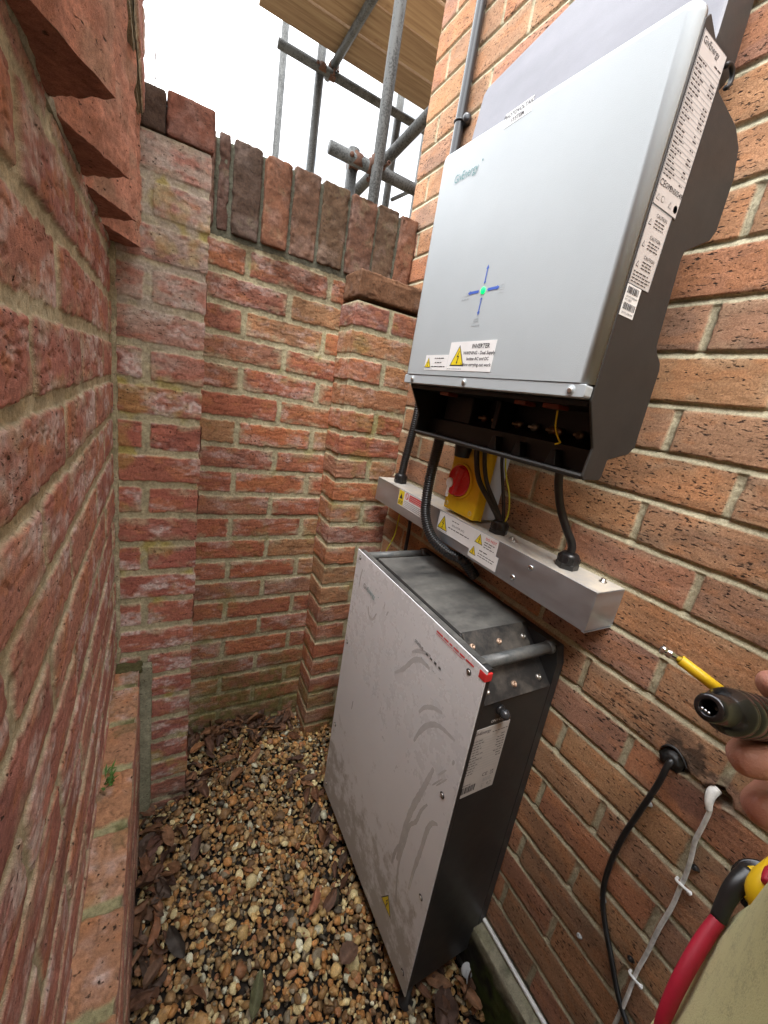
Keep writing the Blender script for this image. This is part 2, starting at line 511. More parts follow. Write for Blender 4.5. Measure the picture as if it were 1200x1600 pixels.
# flat print on a surface: labels, lettering, arrows
class Print:
    def __init__(s, O, U, N):
        s.O, s.U, s.N = np.array(O, float), np.array(U, float), np.array(N, float)
        s.U /= np.linalg.norm(s.U); s.N /= np.linalg.norm(s.N)
        s.W = np.cross(s.N, s.U)
        s.mb = MB()
    def p(s, u, v, k): return s.O + s.U * u + s.W * v + s.N * k
    def poly(s, pts, m, k=0.0006):
        s.mb.add([s.p(u, v, k) for u, v in pts], [tuple(range(len(pts)))], m); return s
    def rect(s, u0, v0, u1, v1, m, k=0.0006): return s.poly([(u0, v0), (u1, v0), (u1, v1), (u0, v1)], m, k)
    def plate(s, u0, v0, u1, v1, m, t=0.0005, r=0.0):
        b = [s.p(u, v, 0.0001) for u, v in ((u0, v0), (u1, v0), (u1, v1), (u0, v1))]
        c = [s.p(u, v, t) for u, v in ((u0, v0), (u1, v0), (u1, v1), (u0, v1))]
        s.mb.add(b + c, [(4, 5, 6, 7), (0, 1, 5, 4), (1, 2, 6, 5), (2, 3, 7, 6), (3, 0, 4, 7)], m); return s
    def frame(s, u0, v0, u1, v1, w, m, k=0.0008):
        s.rect(u0, v0, u1, v0 + w, m, k).rect(u0, v1 - w, u1, v1, m, k).rect(u0, v0 + w, u0 + w, v1 - w, m, k).rect(u1 - w, v0 + w, u1, v1 - w, m, k); return s
    def disc(s, u, v, r, m, k=0.0006, n=20): return s.poly([(u + r * math.cos(2 * math.pi * i / n), v + r * math.sin(2 * math.pi * i / n)) for i in range(n)], m, k)
    def text(s, body, u, v, size, m, align='CENTER', k=0.0009, sx=1.0, bold=0.0):
        V, F = glyphs(body, size, align, bold)
        s.mb.add([s.p(u + a * sx, v + b, k) for a, b in V], F, m); return s
    def warn(s, u, v, h, k=0.0007, border=None):
        """Yellow warning triangle with a flash: u centre, v base."""
        w = h * 0.56
        s.poly([(u - w, v), (u + w, v), (u, v + h)], border or M['ink'], k)
        q = 0.84
        s.poly([(u - w * q, v + h * .06), (u + w * q, v + h * .06), (u, v + h * .9)], M['stickyellow'], k + .0002)
        b = [(.05, .72), (-.16, .42), (.02, .44), (-.05, .2), (-.12, .22), (-.03, .08), (.1, .22), (.03, .22), (.16, .5), (-.02, .48), (.1, .72)]
        s.poly([(u + x * h * .62, v + h * y) for x, y in b], M['ink'], k + .0004); return s
    def lines(s, u0, u1, v, n, dv, th, m, k=0.0008, ragged=0.3, words=True):
        """n lines too small to read."""
        for i in range(n):
            e = u0 + (u1 - u0) * (1 - ragged * random.random())
            a = u0
            while a < e - th:
                w = (random.uniform(2.5, 7) if words else 60) * th
                s.rect(a, v - i * dv, min(e, a + w), v - i * dv + th, m, k)
                a += w + th * 1.1
        return s
    def barcode(s, u0, v0, u1, v1, m, k=0.0008):
        a = u0; step = (u1 - u0) / 44
        while a < u1 - step * 2:
            w = random.choice((1, 1, 2, 3)) * step
            s.rect(a, v0, min(a + w, u1), v1, m, k); a += w + random.choice((1, 1, 2)) * step
        return s
    def build(s, name, parent): return s.mb.build(name, parent)

GL = {}
def glyphs(body, size, align='CENTER', bold=0.0):
    key = (body, align, bold)
    if key not in GL:
        c = bpy.data.curves.new('lettering', 'FONT')
        c.body = body; c.size = 1; c.align_x = align; c.align_y = 'CENTER'; c.resolution_u = 3; c.offset = bold
        o = bpy.data.objects.new('lettering', c)
        COL.objects.link(o)
        bpy.context.view_layer.update()
        me = bpy.data.meshes.new_from_object(o.evaluated_get(bpy.context.evaluated_depsgraph_get()))
        GL[key] = ([(v.co.x, v.co.y) for v in me.vertices], [tuple(p.vertices) for p in me.polygons])
        bpy.data.objects.remove(o); bpy.data.meshes.remove(me); bpy.data.curves.remove(c)
    V, F = GL[key]
    return [(a * size, b * size) for a, b in V], F

# noise in numpy
def hash01(i, j, k, seed):
    h = (i.astype(np.uint32) * np.uint32(374761393) + j.astype(np.uint32) * np.uint32(668265263) + k.astype(np.uint32) * np.uint32(2246822519) + np.uint32(seed * 3266489917 & 0xffffffff))
    h ^= h >> np.uint32(15); h *= np.uint32(2246822519); h ^= h >> np.uint32(13); h *= np.uint32(3266489917); h ^= h >> np.uint32(16)
    return h.astype(np.float64) / 4294967295.0

def vnoise(P, s, seed=0):
    """Smooth noise 0..1; s: cells per metre (scalar or per axis)."""
    Q = P * np.asarray(s, float) + 1000.0
    I = np.floor(Q).astype(np.int64); f = Q - I; f = f * f * (3 - 2 * f)
    r = 0
    for a in (0, 1):
        for b in (0, 1):
            for c in (0, 1):
                w = (f[:, 0] if a else 1 - f[:, 0]) * (f[:, 1] if b else 1 - f[:, 1]) * (f[:, 2] if c else 1 - f[:, 2])
                r = r + w * hash01(I[:, 0] + a, I[:, 1] + b, I[:, 2] + c, seed)
    return r

def fbm(P, s, octv=3, seed=0, gain=0.5):
    s = np.asarray(s, float); t = 0; A = 0; a = 1.0
    for k in range(octv):
        t = t + a * vnoise(P, s * 2 ** k, seed + 17 * k); A += a; a *= gain
    return t / A

def sstep(a, b, x):
    t = np.clip((x - a) / (b - a), 0, 1); return t * t * (3 - 2 * t)

def lerp(a, b, t): return a + (b - a) * t[:, None]
# ------------------------------------------------------------------ masonry
X_HOUSE, Y_BACK, Y_PIER, Y_PIER2, X_LEFT = 0.693, 1.25, 1.015, 1.135, -0.086

def stretcher(pitch, pa, pb):
    def f(u, row):
        ph = np.where(row % 2 == 0, pa, pb)
        t = (u - ph) / pitch; i = np.floor(t); g = (t - i) * pitch
        return np.minimum(g, pitch - g), i
    return f

def joints_at(even, odd=()):
    def f(u, row):
        d = np.full(len(u), 9.0); i = np.zeros(len(u))
        for par, js in ((0, even), (1, odd)):
            s = (row % 2 == par)
            for j in js:
                d = np.where(s, np.minimum(d, np.abs(u - j)), d); i = np.where(s & (u > j), i + 1, i)
        return d, i
    return f

PAL_HOUSE = np.array([(.41, .195, .095), (.38, .21, .11), (.32, .17, .115), (.43, .18, .09), (.34, .19, .115), (.40, .22, .11)])
PAL_RED = np.array([(.36, .20, .10), (.45, .21, .085), (.33, .18, .11), (.43, .135, .065), (.36, .12, .068), (.46, .165, .07), (.30, .115, .075), (.41, .15, .085), (.48, .155, .062)])
PAL_PINK = np.array([(.48, .19, .135), (.43, .16, .115), (.50, .22, .15), (.44, .175, .11), (.39, .15, .115)])
def mute(P, a): return P * (1 - a) + P.mean(1)[:, None] * a
PAL_RED, PAL_PINK, PAL_HOUSE = mute(PAL_RED, .09), mute(PAL_PINK, .12), mute(PAL_HOUSE, .04) * 1.12
MORTAR = np.array((.46, .42, .28))

def brick_field(P, u, v, zj, pitch, perp, c):
    """Height and colour of a brick wall at the points P (wall coordinates u, v)."""
    sd = c.get('seed', 0)
    w = c.get('wobble', .0022)
    uu = u + (fbm(P, 38, 2, sd + 1) - .5) * 2 * w + (vnoise(P, 5, sd + 8) - .5) * .004
    vv = v + (fbm(P, 38, 2, sd + 2) - .5) * 2 * w + (vnoise(P, 4, sd + 9) - .5) * c.get('wave', .005)
    t = (zj - vv) / pitch
    row = np.floor(t); f = (t - row) * pitch
    dv = np.minimum(f, pitch - f)
    row = row.astype(np.int64)
    du, idx = perp(uu, row)
    j = c.get('joint', .0115) / 2
    ero = c.get('erode', .003)
    e = (fbm(P, 90, 2, sd + 3) - .35) * 2 * ero
    # rounded distance to the arris of the brick
    a, b = du - j, dv - j
    rr = c.get('round', .006)
    d = np.where((a < rr) & (b < rr), rr - np.hypot(np.maximum(rr - a, 0), np.maximum(rr - b, 0)), np.minimum(a, b)) - np.maximum(e, -.001)
    k = sstep(-.0012, c.get('edge', .0026), d)                            # 1 on brick
    r1 = hash01(idx.astype(np.int64) + 500, row + 500, row * 0, sd + 31)
    r2 = hash01(idx.astype(np.int64) + 500, row + 500, row * 0 + 3, sd + 32)
    r3 = hash01(idx.astype(np.int64) + 500, row + 500, row * 0 + 5, sd + 33)
    S = c.get('stretch', (50, 50, 130))
    face = (fbm(P, S, 3, sd + 5) - .5) * 2 * c.get('rough', .0016)
    crease = np.abs(fbm(P, np.array(S) * .55, 3, sd + 6) - .5)
    cr = 1 - sstep(.0, .035, crease)
    face = face - cr * c.get('crease', .001) + (r3 - .5) * c.get('proud', .003) + sstep(0, .012, d) * .0006
    mort = -c.get('recess', .005) + (fbm(P, 160, 2, sd + 7) - .5) * .0022 + (vnoise(P, 14, sd + 12) - .5) * .002
    if c.get('struck'):                                    # weather-struck bed joints: cut back under the brick above
        sg = np.where(f < pitch / 2, f, f - pitch)
        g = np.clip((sg + j) / (2 * j), 0, 1)
        bed = -c['struck'] * (1 - g) ** 1.3 - .0004 + (fbm(P, 160, 2, sd + 7) - .5) * .0012
        mort = np.where(np.abs(sg) < j * 1.15, bed, mort)
    h = mort * (1 - k) + face * k
    for cy, cz, rad, dep in c.get('holes', ()):
        dd = np.hypot(P[:, 1] - cy, (P[:, 2] - cz) * 1.15) + (fbm(P, 90, 2, 133) - .5) * rad * .5
        h = h - dep * (1 - sstep(rad * .75, rad * 1.02, dd)) + .0012 * (1 - sstep(0, .006, np.abs(dd - rad * 1.15)))
    pal = c['pal']
    q = r1 * len(pal); i0 = np.clip(q.astype(int), 0, len(pal) - 1); i1 = (i0 + 1) % len(pal)
    col = lerp(pal[i0], pal[i1], (q - i0) * .6)
    n1 = fbm(P, (22, 22, 40), 3, sd + 14)
    col = col * (.72 + .56 * n1)[:, None]
    # burnt or pale patches across single bricks
    n2 = fbm(P, (16, 16, 26), 3, sd + 15)
    col = lerp(col, col * np.array((.62, .68, .8)) , sstep(.52, .66, n2) * c.get('burnt', .6) * (r2 > .35))
    ora = sstep(.56, .7, fbm(P, (26, 26, 60), 3, sd + 16)) * c.get('orange', .4)
    col = lerp(col, np.array((.52, .22, .09)), ora)
    col = col * (1 - .35 * cr * c.get('creasedark', 1))[:, None]
    mo = np.array(c.get('mortar', MORTAR)) * (.7 + .6 * fbm(P, 60, 3, sd + 18))[:, None]
    ef = c.get('bloom', 0)
    if ef:                                                 # lime bloom on the faces
        m_ = sstep(.5, .72, fbm(P, (18, 18, 34), 4, sd + 20, .6) + (r2 - .5) * .16) * ef
        m_ = m_ * (.45 + .55 * sstep(.4, .6, fbm(P, 150, 2, sd + 21)))
        col = lerp(col, np.array((.62, .50, .46)), m_)
    sm = c.get('smear', 0)
    if sm: k2 = k * (1 - sm * sstep(.5, .66, fbm(P, (20, 20, 30), 3, sd + 24)) * (1 - sstep(.004, .02, d + (fbm(P, 70, 2, sd + 25) - .5) * .02)))
    else: k2 = k
    out = lerp(mo, col, k2)
    for fn in c.get('dirt', ()): out = fn(P, out, k)
    return h, np.c_[out, k]

def patch(O, U, N, u0, u1, v0, v1, ru, rv, zj, pitch, perp, c, wrap=(0, 0), V=(0, 0, 1), warp=None, topwrap=0):
    O, U, N, V = (np.array(q, float) for q in (O, U, N, V))
    nu, nv = max(2, int(round((u1 - u0) / ru)) + 1), max(2, int(round((v1 - v0) / rv)) + 1)
    u, v = np.meshgrid(np.linspace(u0, u1, nu), np.linspace(v0, v1, nv))
    u, v = u.ravel(), v.ravel()
    P = O + u[:, None] * U + v[:, None] * V
    h, col = brick_field(P, u, v, zj, pitch, perp, c)
    Q = P + h[:, None] * N
    if wrap[0]: Q = Q - (h * (1 - sstep(0, .016, u - u0)))[:, None] * U
    if wrap[1]: Q = Q + (h * (1 - sstep(0, .016, u1 - u)))[:, None] * U
    if topwrap: Q = Q + (h * (1 - sstep(0, .016, v1 - v)))[:, None] * V
    if warp: Q = warp(Q)
    i = np.arange(nv - 1)[:, None] * nu + np.arange(nu - 1)[None]
    F = np.stack([i, i + 1, i + nu + 1, i + nu], -1).reshape(-1, 4)
    if np.dot(np.cross(U, V), N) < 0: F = F[:, ::-1]
    return Q, F, col

def rockbrick(lo, hi, col, res=.005, r=.006, amp=.003, seed=0, dirt=(), bloom=0.0, rot=0.0, crease=.6):
    """One weathered brick with worn arrises."""
    lo, hi = np.array(lo, float), np.array(hi, float)
    n = np.maximum(2, np.round((hi - lo) / res).astype(int))
    Vs, Fs, k = [], [], 0
    for ax in range(3):
        a, b = [(1, 2), (2, 0), (0, 1)][ax]
        for side in (0, 1):
            s, t = np.meshgrid(np.linspace(0, 1, n[a] + 1), np.linspace(0, 1, n[b] + 1))
            P = np.zeros((s.size, 3)); P[:, ax] = side; P[:, a] = s.ravel(); P[:, b] = t.ravel()
            i = np.arange(n[b])[:, None] * (n[a] + 1) + np.arange(n[a])[None]
            F = np.stack([i, i + 1, i + n[a] + 2, i + n[a] + 1], -1).reshape(-1, 4) + k
            Vs.append(P); Fs.append(F if side else F[:, ::-1]); k += len(P)
    P = np.vstack(Vs) * (hi - lo) + lo
    q = np.clip(P, lo + r, hi - r); d = P - q; L = np.linalg.norm(d, axis=1)[:, None]
    nn = d / np.maximum(L, 1e-9)
    W = q + nn * r
    edge = (np.abs(P - (lo + hi) / 2) > (hi - lo) / 2 - .012).sum(1) >= 2
    f1 = fbm(P, 45, 3, seed); f2 = fbm(P, 130, 2, seed + 4)
    W = W + nn * ((f1 - .5) * 2 * amp + (f2 - .5) * amp * .7 - edge * sstep(.5, .75, f1) * amp * 1.6)[:, None]
    c = np.array(col) * (.62 + .76 * fbm(P, (26, 26, 40), 4, seed + 9))[:, None]
    if bloom: c = lerp(c, np.array((.5, .4, .36)), sstep(.5, .7, fbm(P, 24, 4, seed + 12)) * bloom)
    cr = 1 - sstep(0, .03, np.abs(fbm(P, (40, 40, 90), 3, seed + 15) - .5))
    c = c * (1 - .4 * crease * cr)[:, None]
    W = W - nn * (cr * .0008 * crease)[:, None]
    for fn in dirt: c = fn(P, c, np.ones(len(c)))
    if rot:
        m = (lo + hi) / 2; ca, sa = math.cos(rot), math.sin(rot)
        x, y = W[:, 0] - m[0], W[:, 1] - m[1]
        W[:, 0], W[:, 1] = m[0] + ca * x - sa * y, m[1] + sa * x + ca * y
    return W, np.vstack(Fs), np.c_[c, np.ones(len(c))]

def join(parts):
    V, F, C, k = [], [], [], 0
    for v, f, c in parts:
        V.append(v); F.append(f + k); C.append(c); k += len(v)
    return np.vstack(V), np.vstack(F), np.vstack(C)

def solid(lo, hi, col):
    x, y = lo, hi
    V = np.array([(a, b, c) for a in (x[0], y[0]) for b in (x[1], y[1]) for c in (x[2], y[2])])
    F = np.array([(0, 1, 3, 2), (4, 6, 7, 5), (0, 4, 5, 1), (2, 3, 7, 6), (0, 2, 6, 4), (1, 5, 7, 3)])
    return V, F, np.tile(np.r_[np.array(col), 0.0], (8, 1))

# stains and growth, each with its own outline
def soot(z0, z1, amt, sd):
    def f(P, c, k):
        m = sstep(z0, z1, P[:, 2] + (fbm(P, 9, 3, sd) - .5) * .35) * amt * (.5 + .5 * sstep(.35, .6, fbm(P, 40, 3, sd + 1)))
        return lerp(c, c * np.array((.34, .3, .27)) + np.array((.012, .01, .006)), m)
    return f
def algae(z0, z1, amt, sd, tint=(.16, .15, .045)):
    def f(P, c, k):
        m = sstep(z0, z1, -P[:, 2] + (fbm(P, 10, 3, sd) - .5) * .4) * amt * (.4 + .6 * sstep(.35, .6, fbm(P, 55, 3, sd + 1)))
        return lerp(c, np.array(tint) * (.6 + .8 * vnoise(P, 70, sd + 2))[:, None], m)
    return f
def lichen(th, amt, sd, tint=(.33, .27, .05), s=14):
    def f(P, c, k):
        m = sstep(th, th + .12, fbm(P, s, 4, sd, .6)) * amt * (1 - .5 * k)
        return lerp(c, np.array(tint), m)
    return f
def grime_or_shade(cx, cz, rad, amt, sd, tint=(.03, .026, .022), dist=2.0):
    def f(P, c, k):                                        # a smear, or a hole's painted shade, at one spot of the wall
        a = np.arctan2(P[:, 2] - cz, P[:, 1] - cx)
        d = np.hypot((P[:, 1] - cx), (P[:, 2] - cz) / 1.0)
        m = (1 - sstep(rad * .5, rad, d + (fbm(P, 60, 3, sd) - .5) * rad * dist)) * amt
        return lerp(c, np.array(tint), m)
    return f

def bleach(z0, z1, amt, sd, tint=(.40, .345, .29)):
    def f(P, c, k):
        m = sstep(z0, z1, P[:, 2] + (fbm(P, 8, 3, sd) - .5) * .3) * amt * (.35 + .65 * sstep(.35, .6, fbm(P, (40, 40, 70), 4, sd + 1)))
        return lerp(c, np.array(tint) * (.75 + .5 * fbm(P, 70, 3, sd + 2))[:, None], m)
    return f

# --- house wall on the right
c_house = dict(pal=PAL_HOUSE, smear=.15, edge=.001, round=.003, struck=.0065, holes=[(.171, -.449, .0195, .012), (.112, -.451, .0165, .016)], mortar=(.46, .415, .285), seed=3, wobble=.0011, wave=.003, joint=.0105, erode=.0014, rough=.0007, recess=.0035, crease=.0,
               creasedark=0, proud=.0018, burnt=.5, orange=.3, stretch=(60, 60, 160),
               dirt=[grime_or_shade(.166, -.437, .034, .8, 71, (.045, .035, .028), 3.2), grime_or_shade(.14, -.487, .032, .55, 73, (.15, .075, .065), 1.5), grime_or_shade(.10, -.445, .03, .55, 75, (.16, .085, .075), 1.5), grime_or_shade(.171, -.449, .02, .95, 76, (.02, .017, .015), .6), grime_or_shade(.116, -.453, .016, .85, 77, (.07, .035, .02), .6)])  # last two paint the shade inside the cable holes into the colour
st_house = stretcher(.225, .232, .338)
hw = thing('brick_house_wall', 'tall orange brown wirecut brick wall that carries the grey wall boxes and cables', 'wall', (0.85, -0.6, GZ))
core = (.36, .33, .22)
pp = [patch((X_HOUSE, 0, 0), (0, 1, 0), (-1, 0, 0), .02, 1.31, -1.128, 1.36, .0019, .0019, .293, .075, st_house, c_house),
      patch((X_HOUSE, 0, 0), (0, 1, 0), (-1, 0, 0), -3.0, .02, -1.128, 1.36, .02, .008, .293, .075, st_house, c_house),
      patch((X_HOUSE, 0, 0), (0, 1, 0), (-1, 0, 0), -3.0, 1.31, 1.36, 2.3, .03, .012, .293, .075, st_house, c_house),
      patch((0, 1.31, 0), (1, 0, 0), (0, 1, 0), X_HOUSE, 1.9, -1.128, 2.3, .02, .01, .293, .075, stretcher(.225, .6, .7), c_house),
      solid((X_HOUSE + .02, -3.0, -1.4), (1.9, 1.302, 2.3), core)]
link_mesh('brickwork', *join(pp)[:2], M['house_brick'], None, hw, True, join(pp)[2])
def moss_edge(P, c, k):
    m = sstep(-.01, .03, (-1.145 - P[:, 2]) + (fbm(P, 30, 3, 5) - .5) * .06)
    return lerp(c, lerp(np.tile(np.array((.045, .06, .012)), (len(P), 1)), np.array((.02, .017, .013)), sstep(.4, .6, fbm(P, 25, 3, 8))), m)
W, F, c = rockbrick((.652, -1.0, -1.36), (.7, 1.13, -1.134), (.27, .25, .18), .006, .006, .003, 88, [moss_edge, lichen(.55, .5, 91, (.14, .15, .06))], 0)
link_mesh('footing_ledge', W, F, M['concrete'], None, hw, True, c)

# --- garden wall at the back
gw = thing('garden_wall', 'red brick garden wall across the back of the alcove with upright coping bricks', 'wall', (.39, 1.36, GZ))
c_back = dict(pal=PAL_RED, smear=.55, mortar=(.42, .38, .245), seed=21, edge=.002, wobble=.0022, wave=.007, joint=.0125, erode=.0034, rough=.0015, crease=.0009, recess=.003, proud=.003,
              bloom=.5, burnt=.5, orange=.35, dirt=[soot(.1, .36, .9, 41), algae(.85, 1.25, .8, 43), lichen(.62, .5, 45, (.26, .24, .07))])
bw = [patch((0, Y_BACK, 0), (1, 0, 0), (0, -1, 0), .05, .70, -1.30, .328, .0022, .0022, .175, .0755, stretcher(.231, .2, .318), c_back),
      solid((-.3, Y_BACK + .009, -1.4), (.70, Y_BACK + .215, .328), core)]
v_, f_, c_ = join(bw)
link_mesh('brickwork', v_, f_, M['brick'], None, gw, True, c_)
cop = []
xs = [-.105, -.03, .045, .112, .146, .222, .297, .378, .462, .549, .627, .694]
tone = [(.16, .075, .048), (.11, .058, .04), (.13, .068, .046), (.1, .052, .038), (.078, .048, .034), (.21, .092, .052), (.15, .08, .05), (.125, .075, .044), (.145, .072, .046), (.12, .073, .045), (.22, .098, .056)]
c_dirt = [soot(.25, .62, .55, 51), lichen(.6, .45, 53, (.2, .18, .1), 30)]
for i in range(len(xs) - 1):
    g = .0035
    cop.append(rockbrick((xs[i] + g, Y_BACK - .004 - .004 * (i % 3), .338 + .003 * (i % 2)), (xs[i + 1] - g, Y_BACK + .205, .547 - .003 * ((i * 7) % 3)), tone[i], .004, .006, .0035, 300 + 7 * i, c_dirt, .12))
v_, f_, c_ = join(cop + [rockbrick((-.3, Y_BACK + .0015, .325), (.69, Y_BACK + .2, .536), (.12, .118, .085), .006, .004, .003, 399, [soot(.3, .6, .4, 57)])])
link_mesh('coping', v_, f_, M['brick'], None, gw, True, c_)
c_p1 = dict(c_back, seed=33, pal=np.array([(.41, .145, .10), (.36, .13, .10), (.44, .165, .105), (.33, .125, .10), (.4, .16, .11)]), bloom=1.0, rough=.0016, joint=.0135,
            dirt=[bleach(-.05, .2, .8, 60), soot(.3, .5, .6, 61), algae(.95, 1.3, .6, 63, (.12, .1, .075)), lichen(.58, .7, 65, (.4, .33, .07))])
p1 = [patch((0, Y_PIER, 0), (1, 0, 0), (0, -1, 0), -.10, .083, -1.30, .398, .0019, .0019, .028, .075, joints_at([-.026]), c_p1, (0, 1)),
      patch((.083, 0, 0), (0, 1, 0), (1, 0, 0), Y_PIER, Y_BACK, -1.30, .398, .004, .003, .028, .075, joints_at([1.12]), c_p1, (1, 0)),
      solid((-.35, Y_PIER + .01, -1.4), (.074, Y_BACK + .01, .39), core),
      rockbrick((-.17, Y_PIER + .001, .40), (.003, Y_PIER + .1, .468), (.1, .065, .048), .005, .006, .003, 411, [soot(.2, .5, .5, 67)]),
      rockbrick((.003, Y_PIER - .001, .40), (.086, Y_PIER + .1, .472), (.22, .09, .06), .004, .006, .003, 412, [soot(.3, .6, .6, 67)], .2),
      rockbrick((-.16, Y_PIER + .104, .402), (.06, Y_PIER + .21, .482), (.16, .08, .06), .006, .006, .003, 413, [soot(.3, .6, .5, 67)], .1)]
v_, f_, c_ = join(p1)
o = link_mesh('pier', v_, f_, M['brick'], None, gw, True, c_)
tag(o, 'bleached narrow pier at the near left end with a stepped dark cap')
def lean2(Q):
    Q = Q.copy(); Q[:, 0] += (.335 - Q[:, 2]) * .016; return Q
c_p2 = dict(c_back, seed=57, bloom=.3, dirt=[soot(.2, .5, .7, 69), algae(1.05, 1.3, .75, 70), lichen(.6, .55, 72, (.3, .25, .05))])
p2 = [patch((0, Y_PIER2, 0), (1, 0, 0), (0, -1, 0), .474, .688, -1.30, .256, .002, .002, .2605, .075, joints_at([.588]), c_p2, (1, 0), warp=lean2),
      patch((.474, 0, 0), (0, 1, 0), (-1, 0, 0), Y_PIER2, Y_BACK, -1.30, .256, .002, .002, .2605, .075, joints_at([], []), c_p2, (1, 0), warp=lean2)]
s_ = solid((.482, Y_PIER2 + .008, -1.4), (.684, Y_BACK + .01, .256), core)
p2 += [(lean2(s_[0]), s_[1], s_[2]),
       rockbrick((.474, Y_PIER2 - .003, .266), (.692, Y_PIER2 + .112, .336), (.17, .085, .045), .0035, .006, .003, 431, [soot(.2, .5, .4, 74)], .1)]
v_, f_, c_ = join(p2)
o = link_mesh('pier', v_, f_, M['brick'], None, gw, True, c_)
tag(o, 'shorter orange red pier beside the house wall with a single brown capping brick')

# --- wall close on the left: saw-tooth course above, plinth below
lw = thing('side_wall', 'pinkish red old brick wall close on the left with a saw tooth brick course', 'wall', (-.3, -.5, GZ))
c_left = dict(pal=PAL_PINK, smear=.4, mortar=(.50, .455, .31), seed=81, wobble=.0028, wave=.007, joint=.0125, erode=.004, rough=.0010, crease=.0013, recess=.0028, proud=.003, edge=.0014,
              bloom=1.0, burnt=.35, orange=.45, stretch=(60, 45, 110), dirt=[lichen(.66, .4, 83, (.3, .27, .12))])
st_left = stretcher(.225, .305, .19)
lp = [patch((X_LEFT, 0, 0), (0, 1, 0), (1, 0, 0), .05, 1.012, -.76, .203, .0017, .0017, -.051, .075, st_left, c_left),
      patch((X_LEFT, 0, 0), (0, 1, 0), (1, 0, 0), -2.5, .05, -.76, .203, .014, .006, -.051, .075, st_left, c_left),
      solid((-.6, -2.5, -1.4), (X_LEFT - .01, 1.012, .66), core)]
c_up = dict(c_left, seed=87, bloom=.4)
XU = -.032
lp += [patch((XU, 0, 0), (0, 1, 0), (1, 0, 0), .05, 1.004, .409, .67, .003, .003, .409, .075, st_left, c_up),
       patch((XU, 0, 0), (0, 1, 0), (1, 0, 0), -2.5, .05, .409, .67, .02, .006, .409, .075, st_left, c_up),
       solid((-.6, -2.5, .405), (XU - .004, 1.003, .668), core),
       rockbrick((-.3, -2.5, .398), (-.037, 1.0, .414), (.36, .33, .23), .012, .004, .003, 611)]
v_, f_, c_ = join(lp)
link_mesh('brickwork', v_, f_, M['brick'], None, lw, True, c_)
teeth = []
ys = [.476 + .1725 * k for k in range(-16, 4)]
for i, yt in enumerate(ys):                                # bricks stood askew: long face to the alcove mouth, corner proud
    tri = np.array([(-.105, yt - .135), (-.035, yt), (-.105, yt + .062)])
    n1, n2, nz = 26, 12, 44
    zz = np.linspace(.197, .407, nz)
    def face(a, b, n, sd):
        t, z = np.meshgrid(np.linspace(0, 1, n), zz); t, z = t.ravel(), z.ravel()
        P = np.c_[a[0] + (b[0] - a[0]) * t, a[1] + (b[1] - a[1]) * t, z]
        nr = np.array((b[1] - a[1], -(b[0] - a[0]))); nr /= np.linalg.norm(nr)
        f = (fbm(P, (45, 45, 30), 4, sd, .6) - .5) * .011
        P[:, :2] += nr * (f * np.sin(np.pi * np.clip(t, 0, 1)) ** .4)[:, None]
        ed = np.where(np.abs(P[:, 0] + .035) < .006, 1.0, 0) * (fbm(np.c_[P[:, 0] * 0, P[:, 1] * 0 + sd // 1 % 40, P[:, 2]], 70, 2, 7) - .4) * .007
        P[:, 0] -= np.maximum(ed, 0)
        P[:, 2] += np.where(P[:, 2] < .2, (fbm(P, 110, 3, 41, .6) - .45) * .006, 0)
        i_ = np.arange(nz - 1)[:, None] * n + np.arange(n - 1)[None]
        F = np.stack([i_, i_ + 1, i_ + n + 1, i_ + n], -1).reshape(-1, 4)
        c = np.array((.46, .22, .15)) * (.45 + 1.1 * fbm(P, (34, 34, 90), 4, sd + 3, .6))[:, None]
        c = lerp(c, np.array((.4, .28, .2)), sstep(.5, .7, fbm(P, 24, 3, sd + 5)) * .55)
        return P, F, np.c_[c, np.ones(len(c))]
    teeth += [face(tri[0], tri[1], 40, 500 + i), face(tri[1], tri[2], 16, 540 + i)]
    m = 24
    t, s = np.meshgrid(np.linspace(0, 1, m), np.linspace(0, 1, m)); t, s = t.ravel(), s.ravel()
    P2 = tri[0] * (1 - t)[:, None] + (tri[1] * (1 - s)[:, None] + tri[2] * s[:, None]) * t[:, None]
    P = np.c_[P2, np.full(len(P2), .197)]
    P[:, 2] += np.where((t > .98) | (s < .01) | (s > .99), (fbm(P, 110, 3, 41, .6) - .45) * .006, (fbm(P, 50, 3, 77) - .5) * .006)
    i_ = np.arange(m - 1)[:, None] * m + np.arange(m - 1)[None]
    F = np.stack([i_, i_ + m, i_ + m + 1, i_ + 1], -1).reshape(-1, 4)
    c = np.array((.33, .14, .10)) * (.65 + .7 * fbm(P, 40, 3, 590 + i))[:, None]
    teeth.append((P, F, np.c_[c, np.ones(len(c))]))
teeth.append(rockbrick((-.2, -2.5, .19), (-.084, 1.01, .205), (.36, .34, .25), .012, .004, .003, 601))
v_, f_, c_ = join(teeth)
link_mesh('saw_tooth_course', v_, f_, M['brick'], None, lw, True, c_)
c_led = dict(c_left, seed=93, pal=np.array([(.42, .22, .12), (.38, .2, .115), (.46, .26, .15), (.35, .17, .095)]), bloom=.8, mortar=(.33, .31, .17), recess=.003, stretch=(50, 50, 50),
             dirt=[lichen(.56, .8, 95, (.1, .1, .035), 20), algae(9, 10, 0, 1)])
XLG = -.036
